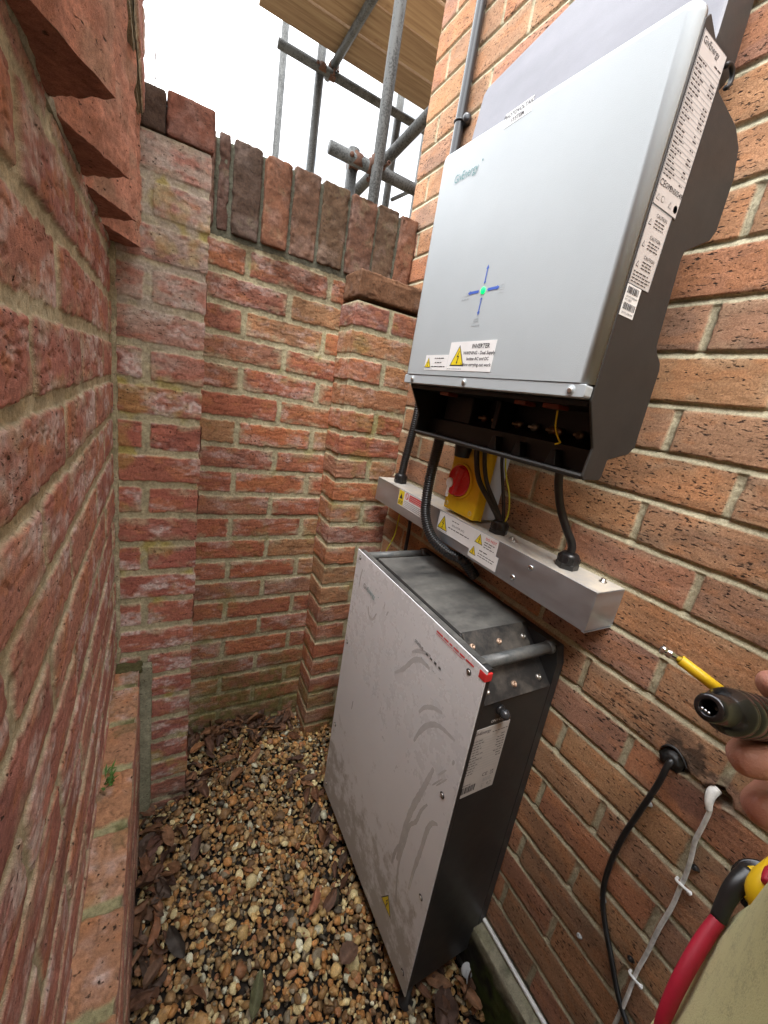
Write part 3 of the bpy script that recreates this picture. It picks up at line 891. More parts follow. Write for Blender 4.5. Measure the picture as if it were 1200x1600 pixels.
ld = [patch((0, 0, -.745), (0, 1, 0), (0, 0, 1), .05, 1.012, -.10, XLG, .0025, .0025, 4.0, 7.77, stretcher(.1145, .0105, .0105), c_led, V=(1, 0, 0), topwrap=1),
      patch((XLG, 0, 0), (0, 1, 0), (1, 0, 0), .05, 1.012, -1.31, -.745, .004, .0025, -.745, .075, stretcher(.1145, .0105, .0105), dict(c_left, seed=97, bloom=.3, dirt=[algae(.8, 1.2, .6, 99, (.1, .08, .06))]), topwrap=1),
      solid((-.2, -2.5, -1.4), (XLG - .008, 1.012, -.753), core),
      rockbrick((-.10, .975, -.758), (-.03, 1.014, -.741), (.09, .085, .035), .003, .006, .007, 603),
      rockbrick((-.094, 1.003, -.74), (-.0765, 1.02, .2), (.40, .36, .24), .004, .006, .004, 607, [lichen(.5, .5, 609, (.3, .27, .12))]),
      rockbrick((-.04, .99, -1.34), (-.008, 1.012, -.748), (.3, .29, .2), .006, .005, .003, 605, [algae(1.0, 1.3, .6, 63, (.1, .1, .05))])]
v_, f_, c_ = join(ld)
link_mesh('plinth', v_, f_, M['brick'], None, lw, True, c_)
# ------------------------------------------------------------------ wall box, battery, trunking
def rrect(a0, b0, a1, b1, r, n=5):
    out = []
    for (ca, cb, t0) in ((a1 - r, b0 + r, -90), (a1 - r, b1 - r, 0), (a0 + r, b1 - r, 90), (a0 + r, b0 + r, 180)):
        for k in range(n + 1):
            t = math.radians(t0 + 90 * k / n)
            out.append((ca + r * math.cos(t), cb + r * math.sin(t)))
    return out

Y0, Y1 = .349, .811
inv = thing('inverter', 'large pale blue grey electrical wall box with dark sides and its lower terminal bay open', 'inverter', (.58, .58, -.062))
up = [(.493, .046), (.493, .440), (.5, .447), (.548, .42), (.556, .404), (.612, .394), (.634, .38), (.646, .352), (.648, .292), (.640, .278), (.592, .25), (.590, .24), (.600, .136), (.606, .128), (.622, .117), (.626, .108), (.630, .046)]
MB().prism(up, 1, Y0 + .0045, Y1 - .0085, M['cast'], .001, 1, False).build('casing', inv)
dn = [(.493, .045), (.530, -.015), (.5255, -.056), (.530, -.061), (.566, -.059), (.5705, -.054), (.572, -.028), (.618, -.016), (.630, -.004), (.630, .045)]
tb = MB()
for a, b in ((Y0, Y0 + .0047), (Y1 - .0087, Y1 - .004)): MB().prism(up[1:-1] + dn[::-1][1:-1] + [(.495, .045)], 1, a, b, M['cast'], .0016, 2).build('side_cheek', inv)
fl = [(.5255, -.056), (.530, -.061), (.566, -.059), (.5705, -.054), (.572, -.028), (.618, -.016), (.630, -.004), (.630, .045), (.625, .045), (.625, -.002), (.614, -.010), (.567, -.022), (.5655, -.0535), (.531, -.055), (.529, -.052)]
tb.prism(fl, 1, Y0 + .0045, Y1 - .0085, M['cast'], .0008, 1, False)
inn = [(a - .0009, b + .0009) for a, b in [(.630, .0445), (.625, .0445), (.624, -.001), (.613, -.008), (.566, -.02), (.564, -.052)]]
V = []; F = []
for k, (a, b) in enumerate(inn): V += [(a, Y0 + .0055, b), (a, Y1 - .0095, b)]
for k in range(len(inn) - 1): F.append((2 * k, 2 * k + 1, 2 * k + 3, 2 * k + 2))
tb.add(V, F, M['inner'])
for yy in (Y0 + .0055, Y1 - .0095):
    tb.add([(x - .0012 * (x > .6) + .003 * (x < .54), yy, z + .003 * (z < -.02)) for x, z in [dn[0], dn[1], (.530, -.054), (.564, -.054), (.566, -.022), (.613, -.01), (.624, -.002), (.624, .044)]], [tuple(range(8))], M['inner'])
tb.box((.498, Y0 + .006, .038), (.62, Y1 - .0100, .0445), M['inner'])
ty = [.52, .44, .405]
for y_, w in ((.72, .09), (.60, .012)): tb.box((.575, y_ - w / 2, -.05), (.622, y_ + w / 2, .038), M['inner'], .003)
for y_ in (.56, .50, .425): tb.prism([(y_ - .011, -.054), (y_ + .011, -.054), (y_ + .004, -.028), (y_ - .004, -.028)], 0, .545, .565, M['inner'], .002)
bay = tb.build('terminal_bay', inv)
for k, y_ in enumerate((.672, .631, .613, .573, .532, .491, .477, .434)):
    MB().lathe((.622, y_, -.0005), (-1, 0, 0), [(0, .0075), (.012, .0075), (.013, .0035), (.0131, .0032), (.024, .003), (.0245, .001)], M['copper'] if k != 4 else M['screw'], 14).build('stud', bay)
for y_, w in ((.70, .03), (.49, .026), (.428, .03)): MB().box((.515, y_ - w / 2, .0315), (.54, y_ + w / 2, .0385), M['orange'], .001).build('terminal_block', bay)
w_ = MB().tube([(.53, .425, .03), (.54, .428, .005), (.545, .42, -.012), (.54, .412, -.016), (.536, .418, -.02)], .0014, M['stickyellow'], 6, sub=5)
w_.build('loose_wire', bay)
ztl, ztr = .478, .458
face = [(Y0 + .001, .0655)] + [(y, z) for y, z in rrect(Y0 + .001, .0655, Y1 - .001, ztr, .015)[::-1] if z > .2] + [(Y1 - .001, .0655)]
face = [(y, z + (ztl - ztr) * (y - Y0) / (Y1 - Y0) * (z > .3)) for y, z in face]
MB().prism(face, 0, .4775, .4955, M['cover'], .0125, 2, front=.07).build('front_cover', inv)
st = MB().prism(rrect(Y0 + .001, .0465, Y1 - .001, .0645, .004, 3), 0, .4785, .4935, M['cover'], .0016, 2).build('lower_strip', inv)
for y_ in (.775, .598, .372):
    s_ = MB().lathe((.4784, y_, .0555), (-1, 0, 0), [(-.006, .0068), (.0003, .0068), (.0009, .0064), (.0009, .0057)], M['cover'], 22).lathe((.4774, y_, .0555), (-1, 0, 0), [(-.001, .0056), (0, .0056)], M['greyink'], 22)  # flat grey disc paints in the shade of the screw recess
    s_.lathe((.4773, y_ + .0012, .0555), (-1, 0, 0), [(-.001, .0036), (.0004, .0036), (.0008, .0026)], M['screw'], 14)
    s_.build('fixing_screw', st)
MB().tube([(.558 + .010 * math.cos(t), Y0 - .002, .418 + .010 * math.sin(t)) for t in np.linspace(-1.2, 2.6, 16)], .0027, M['inner'], 8).build('lifting_eye', inv)

FX = .4775
P_ = Print((FX, 0, 0), (0, -1, 0), (-1, 0, 0))
P_.plate(-.634, .4495, -.576, .4690, M['white'], .0004)
P_.text('PHOTOVOLTAIC', -.605, .4632, .0083, M['ink'], bold=.022).text('SYSTEM', -.605, .4543, .0083, M['ink'], bold=.022)
P_.build('warning_sticker', inv)
P_ = Print((FX, 0, 0), (0, -1, 0), (-1, 0, 0))
P_.plate(-.658, .0748, -.535, .1255, M['white'], .0006)
P_.warn(-.629, .083, .037).text('INVERTER', -.572, .1165, .0102, M['ink'], bold=.02)
P_.text('WARNING - Dual Supply', -.574, .1055, .0078, M['ink'], bold=.016).text('Isolate AC and DC', -.574, .0957, .0076, M['ink'], bold=.016).text('before carrying out work', -.577, .0858, .0078, M['ink'], bold=.016)
P_.lines(-.655, -.612, .0775, 1, .004, .0011, M['greyink'], ragged=0)
P_.build('warning_sticker', inv)
P_ = Print((FX, 0, 0), (0, -1, 0), (-1, 0, 0))
P_.plate(-.7355, .0748, -.659, .1035, M['white'], .0004)
P_.warn(-.724, .0795, .020)
for z_, a, b in ((.0965, -.703, -.672), (.0885, -.7, -.678), (.081, -.71, -.665)): P_.lines(a, b, z_, 1, .004, .0016, M['ink'], ragged=0)
P_.lines(-.733, -.705, .0768, 1, .004, .0008, M['greyink'], ragged=0)
P_.build('warning_sticker', inv)
def onface(): return Print((FX, 0, 0), (0, -1, 0), (-1, 0, 0))
onface().text('Giv', -.751, .4155, .0195, M['tealink'], 'LEFT', sx=.86).text('Energy', -.7285, .4155, .0195, M['tealink'], 'LEFT', sx=.86).disc(-.674, .4225, .0017, M['tealink']).build('logo', inv)
cu, cv = -.598, .207
for du, dv in ((0, 1), (0, -1), (1, 0), (-1, 0)):
    def q(a, b): return (cu + du * a + dv * b, cv + dv * a - du * b)
    th_ = .0013 if du == 0 else .0022
    e_, f_, g2 = (.014, .033, .0335) if (du, dv) != (-1, 0) else (.0125, .033, .034)
    onface().poly([q(e_, -th_), q(f_, -th_), q(f_ + .001, -.0035), q(.040, 0), q(f_ + .001, .0035), q(f_, th_), q(e_, th_), q(e_, .0033), q(.0105, 0), q(e_, -.0033)], M['blue']).build('flow_arrow', inv)
onface().frame(-.6055, .157, -.5945, .1625, .0009, M['greyink']).lines(-.609, -.588, .1505, 1, .004, .0013, M['greyink'], ragged=0).build('icon', inv)
onface().frame(-.647, .204, -.638, .211, .0009, M['paleink']).lines(-.653, -.633, .1975, 1, .004, .0013, M['greyink'], ragged=0).build('icon', inv)
onface().frame(-.556, .203, -.549, .212, .0008, M['paleink']).lines(-.56, -.545, .1985, 1, .004, .001, M['paleink'], ragged=0).build('icon', inv)
ml, mn, mlk, mbs = nodemat('green_lamp')
mbs.inputs['Base Color'].default_value = (.0, .3, .06, 1); mbs.inputs['Emission Color'].default_value = (.0, .9, .2, 1); mbs.inputs['Emission Strength'].default_value = .35
MB().lathe((FX + .001, -cu, cv), (-1, 0, 0), [(0, .0058), (.0022, .0056), (.0032, .004)], ml, 18).build('indicator_lamp', inv)

P_ = Print((0, Y0 - .0002, 0), (1, 0, 0), (0, -1, 0))         # rating plate on the near side
P_.plate(.4962, .272, .5485, .432, M['labelgrey'], .0006).frame(.4962, .272, .5485, .432, .0007, M['ink'])
P_.text('GivEnergy', .5165, .4245, .0085, M['ink'], bold=.004)
P_.lines(.531, .546, .4145, 1, .003, .0013, M['ink'], ragged=0)
rows = 25
for i in range(rows):
    z_ = .4105 - i * .0044
    P_.rect(.4965, z_ - .0002, .5485, z_ + .0002, M['greyink'], .0008)
    P_.lines(.4985, .4985 + random.uniform(.009, .022), z_ - .0026, 1, .004, .0013, M['ink'], ragged=0)
    if random.random() < .75: P_.lines(.534, .534 + random.uniform(.005, .012), z_ - .0026, 1, .004, .0013, M['ink'], ragged=0)
P_.text('CE', .5035, .2945, .0095, M['ink'], bold=.004).text('G99', .5155, .2945, .0075, M['ink'], bold=.008).text('EN50549', .5335, .2945, .0075, M['ink'], bold=.008)
for u in (.503, .530):
    P_.poly([(u - .0036, .2775), (u + .0036, .2775), (u, .2845)], M['ink']).poly([(u - .0025, .2781), (u + .0025, .2781), (u, .2832)], M['labelgrey'], .0008)
P_.disc(.513, .281, .0035, M['ink']).disc(.513, .281, .0028, M['labelgrey'], .0008).disc(.5425, .2805, .0042, M['ink'])
P_.build('rating_plate', inv)
P_ = Print((0, Y0 - .0002, 0), (1, 0, 0), (0, -1, 0))
P_.plate(.4965, .188, .541, .2712, M['labelgrey'], .0004).frame(.4965, .188, .541, .2712, .0005, M['greyink'])
for z_ in (.264, .241, .2195):
    P_.text('CAUTION', .5225, z_, .0052, M['ink'], bold=.006)
    P_.lines(.511, .536, z_ - .0055, 3, .0034, .0011, M['ink'])
    P_.poly([(.4995, z_ - .012), (.5055, z_ - .012), (.5025, z_ - .0055)], M['ink']).poly([(.5006, z_ - .0114), (.5044, z_ - .0114), (.5025, z_ - .0069)], M['labelgrey'], .0008)
P_.lines(.499, .538, .2015, 4, .0036, .0011, M['ink'], ragged=.15)
P_.build('rating_plate', inv)
P_ = Print((0, Y0 - .0002, 0), (1, 0, 0), (0, -1, 0))
P_.plate(.4965, .152, .5265, .1872, M['white'], .0004)
for z_ in (.1775, .1595): P_.barcode(.499, z_, .524, z_ + .0075, M['ink'])
P_.text('S/N FD2308G441', .5115, .1738, .0034, M['ink']).text('HC 52870', .5055, .1702, .0034, M['ink']).text('S/N FD2308G441', .5115, .1555, .0034, M['ink'])
P_.build('serial_sticker', inv)

# removed cover propped behind the top of the wall box
e1, e2 = Vector((.02, -.988, .148)).normalized(), Vector((.2, .145, .97)).normalized()
n_ = e1.cross(e2); BR = Vector((.60, .403, .503))
lid = MB()
b = bmesh.new()
poly = [(-.52, -.02), (-.03, -.02)] + [(-.03 + .03 * math.sin(t), .01 - .03 * math.cos(t)) for t in np.linspace(.26, math.pi / 2, 6)] + [(0, .31), (-.008, .318), (-.516, .318), (-.528, .306), (-.528, -.012)]
fr = [b.verts.new(BR + e1 * u + e2 * v) for u, v in poly]
bk = [b.verts.new(BR + e1 * u + e2 * v - n_ * .062) for u, v in poly]
b.faces.new(fr); b.faces.new(bk[::-1])
for k in range(len(fr)): b.faces.new((fr[k], bk[k], bk[(k + 1) % len(fr)], fr[(k + 1) % len(fr)]))
bmesh.ops.recalc_face_normals(b, faces=b.faces[:])
es = [e for e in b.edges if e.calc_face_angle(0) > .9]
bmesh.ops.bevel(b, geom=es, offset=.007, segments=3, affect='EDGES', profile=.5)
b.faces.ensure_lookup_table(); b.verts.index_update()
lid.add([v.co[:] for v in b.verts], [[v.index for v in f.verts] for f in b.faces if f.normal.dot(n_) > .3], M['lid'], True)
lid.add([v.co[:] for v in b.verts], [[v.index for v in f.verts] for f in b.faces if f.normal.dot(n_) <= .3], M['cast'], True)
b.free()
o = lid.build('removed_cover'); tag(o, 'scuffed lavender grey cover panel with dark edges propped behind the top of the wall box', 'cover panel')

# --- battery, leaning very slightly
def shear(mb, k=.03):
    mb.V = [(x, y + (z + .40) * k, z) for x, y, z in mb.V]; return mb
bat = thing('battery', 'tall dark battery cabinet with a streaked grey front standing on the gravel', 'battery', (.58, .60, -1.212))
bb = MB()
prof = [(.378, -1.205), (.378, -.471), (.466, -.389), (.805, -.389), (.881, -.46), (.881, -1.205)]
bb.prism(prof, 0, .4905, .668, M['batt'], .002, 1, False)
shear(bb).build('casing', bat)
shear(MB().box((.477, .376, -1.206), (.4905, .884, -.395), M['batt'], .0012, 1).box((.4772, .39, -.3952), (.4898, .87, -.3925), M['dustytop'], .0006, 1)).build('front_frame', bat)
shear(MB().prism([(.378, -1.206), (.378, -.425), (.388, -.392), (.87, -.392), (.882, -.43), (.882, -1.206)], 0, .668, .688, M['batt'])).build('back_frame', bat)
fp = MB().box((.4735, .373, -1.209), (.477, .887, -.3945), M['battfront'], .0006, 1)
mud = []
for pts, w in [([(.515, -.466), (.54, -.474), (.562, -.487), (.575, -.50)], .010), ([(.51, -.492), (.54, -.495), (.565, -.512), (.59, -.55), (.62, -.585)], .013), ([(.45, -.545), (.475, -.555), (.50, -.575), (.515, -.60)], .011),
               ([(.405, -.565), (.45, -.575), (.48, -.60), (.50, -.635), (.512, -.67)], .012), ([(.44, -.665), (.45, -.71), (.462, -.76), (.472, -.80), (.48, -.85), (.485, -.91), (.486, -.97)], .016),
               ([(.435, -.75), (.447, -.78), (.455, -.82), (.47, -.85), (.474, -.90), (.478, -.96), (.47, -1.02), (.46, -1.06)], .010), ([(.398, -.755), (.412, -.77), (.420, -.80), (.424, -.86), (.43, -.92), (.432, -.98)], .012), ([(.49, -.93), (.497, -.965), (.50, -1.0)], .010),
               ([(.74, -.505), (.755, -.53), (.775, -.53), (.785, -.51)], .008), ([(.845, -.435), (.85, -.46), (.85, -.49)], .008),
               ([(.408, -.635), (.425, -.665)], .005), ([(.402, -.65), (.424, -.69)], .004), ([(.412, -.66), (.434, -.70)], .004), ([(.395, -.60), (.398, -.612)], .007), ([(.69, -.47), (.697, -.485)], .006), ([(.71, -.46), (.712, -.475)], .005), ([(.785, -.80), (.787, -.83)], .005)]:
    Q = spline([(y, z, 0) for y, z in pts], 8)
    T = np.gradient(Q, axis=0); T /= np.linalg.norm(T, axis=1)[:, None]
    n = len(Q); L = np.linspace(0, 1, n)
    ww = w * .5 * (np.sin(np.pi * np.clip(L * .94 + .03, 0, 1)) ** .35) * (.75 + .5 * np.array([random.random() for _ in L]) * .5)
    V = [(.47338, Q[k, 0] - T[k, 1] * ww[k], Q[k, 1] + T[k, 0] * ww[k]) for k in range(n)] + [(.47338, Q[k, 0] + T[k, 1] * ww[k], Q[k, 1] - T[k, 0] * ww[k]) for k in range(n)]
    fp.add(V, [(k, k + 1, n + k + 1, n + k) for k in range(n - 1)], M['wet'])
shear(fp)
front = fp.build('front_panel', bat)
for y_, z_ in ((.411, -.424), (.404, -.69), (.395, -.945), (.868, -.412), (.871, -.672), (.868, -.955), (.395, -1.17), (.868, -1.18)):
    shear(MB().lathe((.4736, y_, z_), (-1, 0, 0), [(-.001, .0062), (.0004, .0062), (.0008, .0055)], M['ink'], 18).lathe((.4732, y_, z_), (-1, 0, 0), [(0, .004), (.0016, .0036), (.0018, .002), (.0004, .0018)], M['screw'], 14)).build('panel_screw', front)
def onfront(): return Print((.4735, 0, 0), (0, -1, 0), (-1, 0, 0))
def put(q, nm): shear(q.mb).build(nm, front)
put(onfront().text('Giv', -.826, -.4715, .019, M['ink'], 'LEFT', sx=.86).text('Energy', -.804, -.4715, .019, M['tealink'], 'LEFT', sx=.86).disc(-.744, -.463, .0016, M['tealink']), 'logo')
put(onfront().text('STATUS', -.572, -.4685, .009, M['ink'], 'LEFT', bold=.012), 'status_text')
for k in range(4): put(onfront().rect(-.53 + k * .0145, -.4725, -.5225 + k * .0145, -.4685 + .001 * (k > 1), M['ink']), 'status_lamp')
q_ = onfront()
for k in range(5): q_.lines(-.565 + k * .0215, -.555 + k * .0215, -.489, 1, .004, .0018, M['greyink'], ragged=0)
put(q_, 'small_print')
put(onfront().lines(-.512, -.402, -.409, 1, .003, .0032, M['redink'], ragged=0).lines(-.512, -.43, -.4135, 1, .003, .0012, M['redink'], ragged=0), 'red_notice')
put(onfront().warn(-.487, -1.122, .042), 'warning_triangle')
shear(MB().box((.4728, .3725, -.4165), (.489, .389, -.401), M['redink'], .001, 1)).build('red_tag', bat)
shear(MB().box((.4915, .468, -.3889), (.6675, .803, -.3862), M['dustytop'], .0008, 1)).build('top_plate', bat)
for yc, s_ in ((.422, -1), (.843, 1)):
    ya, yb = (.4665, .3772) if s_ < 0 else (.8045, .882)
    za, zb = -.3862, (-.4705 if s_ < 0 else -.4595)
    d = .0022
    pl = MB().prism([(ya, za), (yb, zb), (yb + s_ * d, zb + d * .6), (ya + s_ * d * .4, za + d)], 0, .4915, .652, M['dustychamfer'], .0004, 1, False)
    plate = shear(pl).build('chamfer_plate', bat)
    nrm = np.array((0, -(za - zb), abs(ya - yb))) if s_ < 0 else np.array((0, (za - zb), abs(ya - yb)))
    nrm = nrm / np.linalg.norm(nrm)
    for t in (.22, .84):
        for x_ in (.505, .573, .640):
            p0 = np.array((x_, ya + (yb - ya) * t, za + (zb - za) * t)) + nrm * .002
            shear(MB().lathe(p0, nrm, [(0, .0062), (.0006, .0062), (.0034, .005), (.0043, .003), (.0032, .0022), (.0028, .0005)], M['rustscrew'] if random.random() < .6 else M['screw'], 16)).build('plate_screw', plate)
    yh = .401 if s_ < 0 else .852
    hb = MB().tube([(.489, yh, -.402), (.6725, yh, -.402)], .0112, M['handle'], 18)
    hb.lathe((.672, yh, -.402), (-1, 0, 0), [(0, .0135), (.010, .0125), (.014, .0112)], M['handle'], 18)
    shear(hb).build('carry_handle', bat)
kn = MB().lathe((.536, .378, -.490), (0, -1, 0), [(0, .0095), (.003, .0098), (.006, .0082)], M['black'], 18).lathe((.536, .372, -.490), (0, -1, 0), [(0, .006), (.003, .0085), (.008, .0098), (.013, .0082), (.0165, .004), (.0172, .001)], M['conduit'], 18)
shear(kn).build('power_button', bat)
P_ = Print((0, .378, 0), (1, 0, 0), (0, -1, 0))
P_.text('ON / OFF', .5375, -.5125, .0078, M['white'], bold=.01)
shear(P_.mb).build('lettering', bat)
P_ = Print((0, .378, 0), (1, 0, 0), (0, -1, 0))
P_.plate(.483, -.676, .573, -.523, M['labelgrey'], .0006).frame(.483, -.676, .573, -.523, .0006, M['white'])
P_.text('GivEnergy', .507, -.532, .0098, M['ink'], bold=.002).lines(.533, .571, -.5385, 1, .003, .0015, M['ink'], ragged=0)
for i in range(13):
    z_ = -.5455 - i * .0062
    P_.rect(.485, z_ - .0003, .571, z_ + .0001, M['greyink'], .0008)
    P_.lines(.486, .486 + random.uniform(.02, .036), z_ - .004, 1, .004, .0015, M['ink'], ragged=0)
    if i < 9: P_.lines(.571 - random.uniform(.012, .024), .570, z_ - .004, 1, .004, .0017, M['ink'], ragged=0)
P_.text('CE', .542, -.638, .0115, M['ink'], bold=.004).text('UK', .5605, -.6355, .0065, M['ink'], bold=.014).text('CA', .5605, -.6415, .0065, M['ink'], bold=.014)
P_.barcode(.486, -.668, .524, -.6525, M['ink']).lines(.486, .51, -.649, 1, .004, .0014, M['ink'], ragged=0)
P_.lines(.541, .566, -.649, 3, .0032, .0011, M['greyink'])
for a in range(3):
    t0 = a * 2.094
    P_.poly([(.5605 + .006 * math.cos(t0 + d) * r, -.6655 + .006 * math.sin(t0 + d) * r) for d, r in ((0, 1), (.7, 1.05), (1.4, 1), (1.4, .5), (.7, .55), (0, .5))], M['ink'])
P_.poly([(.5405, -.661), (.5475, -.661), (.546, -.671), (.542, -.671)], M['ink']).poly([(.5418, -.6625), (.5462, -.6625), (.545, -.6698), (.543, -.6698)], M['labelgrey'], .0008)
shear(P_.mb).build('rating_plate', bat)
for x_ in (.49, .66):
    for y_ in (.385, .83): shear(MB().lathe((x_ + .003, y_, -1.262), (0, 0, 1), [(0, .017), (.006, .018), (.01, .009), (.06, .008)], M['batt'], 16)).build('levelling_foot', bat)

# --- trunking along the wall
tr = thing('trunking', 'long galvanised metal trunking fixed level along the house wall under the wall box', 'trunking', (.655, .7, -.308))
TX, TY0, TY1, TZ0, TZ1 = .613, .322, 1.09, -.307, -.2355
MB().box((TX + .0015, TY0 + .0015, TZ0 + .001), (.6915, TY1 - .0015, TZ1 - .0012), M['trunk'], .0008, 1).build('channel', tr)
lidp = MB().box((TX, TY0, TZ0 - .001), (TX + .0013, TY1, TZ1), M['trunk'], .0005, 1).box((TX + .0005, TY0, TZ1 - .0011), (.6925, TY1, TZ1), M['trunktop'], .0004, 1)
lidp.build('lid', tr)
MB().box((TX + .001, TY0 - .0012, TZ0 + .0005), (.692, TY0 + .001, TZ1 - .0015), M['trunk'], .0004, 1).box((TX - .0005, TY0 - .002, TZ0 - .0022), (.69, TY0 + .004, TZ0 - .0008), M['trunk']).build('end_cap', tr)
def gland(x, y, z, s, ang, parent):
    g = MB()
    hexa = [(s * 1.12 * math.cos(a + ang), s * 1.12 * math.sin(a + ang)) for a in np.arange(6) * math.pi / 3]
    g.prism([(x + a, y + b) for a, b in hexa], 2, z, z + s * .55, M['black'], .0012, 2)
    g.lathe((x, y, z + s * .5), (0, 0, 1), [(0, s * 1.0), (s * .12, s * 1.05), (s * .75, s * .98), (s * 1.0, s * .8), (s * 1.1, s * .62)], M['black'], 24)
    for a in np.arange(12) * math.pi / 6: g.box((x + s * math.cos(a) - .0012, y + s * math.sin(a) - .0012, z + s * .62), (x + s * math.cos(a) + .0012, y + s * math.sin(a) + .0012, z + s * 1.2), M['black'], .0005, 1)
    return g.build('cable_gland', parent)
gland(.653, 1.022, TZ1, .0185, .2, tr)
gland(.652, .588, TZ1, .0185, .5, tr)
gland(.655, .412, TZ1, .0185, .1, tr)
for y_, z_ in ((.453, -.2535), (.487, -.2905)):
    MB().lathe((TX, y_, z_), (-1, 0, 0), [(0, .0062), (.001, .0062), (.0028, .0048), (.0034, .002)], M['steelbright'], 18).box((TX - .004, y_ - .0035, z_ - .0006), (TX - .0032, y_ + .0035, z_ + .0006), M['ink']).box((TX - .0041, y_ - .0006, z_ - .0035), (TX - .0031, y_ + .0006, z_ + .0035), M['ink']).build('lid_screw', tr)
for x_, y_, s_ in ((.655, .548, 1), (.648, .535, .8), (.672, .350, 1)):
    MB().lathe((x_, y_, TZ1), (0, 0, 1), [(0, .0065 * s_), (.0018, .0065 * s_), (.0022, .0042 * s_), (.0065 * s_, .004 * s_)], M['screw'], 14).build('bolt', tr)
MB().lathe((TX + .004, 1.0, TZ1 - .0002), (0, 0, 1), [(0, .003), (.002, .0028), (.003, .001)], M['screw'], 10).build('bolt', tr)
ob_ = (TX - .0002, 0, 0)
P_ = Print(ob_, (0, -1, 0), (-1, 0, 0))
P_.plate(-.953, -.283, -.806, -.2365, M['white'], .0005)
P_.rect(-.951, -.281, -.923, -.2385, M['stickyellow']).poly([(-.9455, -.262), (-.9285, -.262), (-.937, -.246)], M['ink'], .0009).lines(-.949, -.925, -.27, 3, .004, .002, M['ink'], ragged=0)
P_.disc(-.908, -.248, .0095, M['redink']).disc(-.908, -.248, .0072, M['white'], .0009).poly([(-.9145, -.2435), (-.9125, -.2415), (-.9015, -.2525), (-.9035, -.2545)], M['redink'], .0011)
P_.rect(-.895, -.258, -.81, -.240, M['redink'])
for z_ in (-.2455, -.2505, -.2555): P_.lines(-.892, -.815, z_, 1, .004, .0011, M['white'], .0009, ragged=.1)
P_.lines(-.918, -.81, -.2645, 4, .0048, .0014, M['ink'])
P_.build('warning_sticker', tr)
P_ = Print(ob_, (0, -1, 0), (-1, 0, 0))
P_.plate(-.750, -.2855, -.612, -.237, M['white'], .0005)
P_.warn(-.729, -.2795, .036).lines(-.748, -.708, -.2832, 1, .004, .0011, M['greyink'], ragged=0)
P_.lines(-.698, -.668, -.2475, 1, .003, .0018, M['ink'], ragged=0).text('ISOLATOR (AC)', -.672, -.257, .0066, M['ink'], bold=.006).lines(-.707, -.63, -.267, 1, .003, .0022, M['ink'], ragged=0)
P_.build('warning_sticker', tr)
P_ = Print(ob_, (0, -1, 0), (-1, 0, 0))
P_.plate(-.6115, -.2765, -.542, -.2365, M['white'], .0005)
P_.warn(-.598, -.264, .023).text('DO NOT', -.563, -.2455, .0082, M['redink'], bold=.01).lines(-.581, -.547, -.2545, 3, .0055, .0017, M['ink'])
P_.build('warning_sticker', tr)
P_ = Print(ob_, (0, -1, 0), (-1, 0, 0))
P_.plate(-.622, -.302, -.533, -.2705, M['white'], .0008)
P_.warn(-.6085, -.2935, .02, .0011).lines(-.590, -.565, -.2775, 1, .003, .0022, M['ink'], .0011, ragged=0).lines(-.592, -.54, -.2845, 2, .0055, .0016, M['ink'], .0011)
P_.build('warning_sticker', tr)

# --- rotary isolator
iso = thing('isolator_switch', 'yellow isolator switch box with a red rotary knob above the trunking', 'isolator switch', (.655, .696, -.228))
IY0, IY1, IZ0, IZ1 = .640, .753, -.2275, -.072
MB().box((.648, IY0 + .002, IZ0 + .001), (.692, IY1 - .002, IZ1), M['greyp'], .004, 2).build('back_box', iso)
MB().box((.6195, IY0, IZ0), (.6475, IY1, IZ1 + .001), M['yellow'], .0045, 3).box((.640, IY0 - .0008, IZ0 - .0008), (.6475, IY1 + .0008, IZ1 + .002), M['yellow'], .0015, 1).build('front_cover', iso)
ky, kz = .7085, -.150
MB().lathe((.6195, ky, kz), (-1, 0, 0), [(-.002, .0425), (.0045, .0425), (.0058, .041), (.0058, .0385), (.001, .038)], M['yellow'], 40).build('collar', iso)
kb = MB().lathe((.6195, ky, kz), (-1, 0, 0), [(0, .0375), (.006, .0375), (.0085, .0362), (.010, .033)], M['red'], 40)
c_, s_ = math.cos(.25), math.sin(.25)
b = bmesh.new(); bmesh.ops.create_cube(b, size=1)
for v in b.verts:
    x, y, z = v.co.x * .014, v.co.y * .024, v.co.z * .07
    if x < 0: y *= .6
    v.co = Vector((.6065 + x, ky + y * c_ - z * s_, kz + y * s_ + z * c_))
bmesh.ops.bevel(b, geom=b.edges[:], offset=.0035, segments=3, affect='EDGES', profile=.5)
kb.bm(b, M['red'], True)
kb.build('rotary_knob', iso)
MB().lathe((.6005, ky + .0135, kz - .008), (-1, 0, 0), [(0, .0115), (.003, .0115), (.0042, .0098)], M['white'], 24).box((.5985, ky + .0125, kz - .043), (.602, ky + .0205, kz - .012), M['white'], .001, 1).build('lever', iso)
for y_ in (IY0 + .014, IY1 - .012):
    MB().lathe((.6195, y_, IZ0 + .014), (-1, 0, 0), [(-.001, .0055), (.0004, .0055), (.0004, .0045), (-.0006, .004)], M['screw'], 14).build('cover_screw', iso)

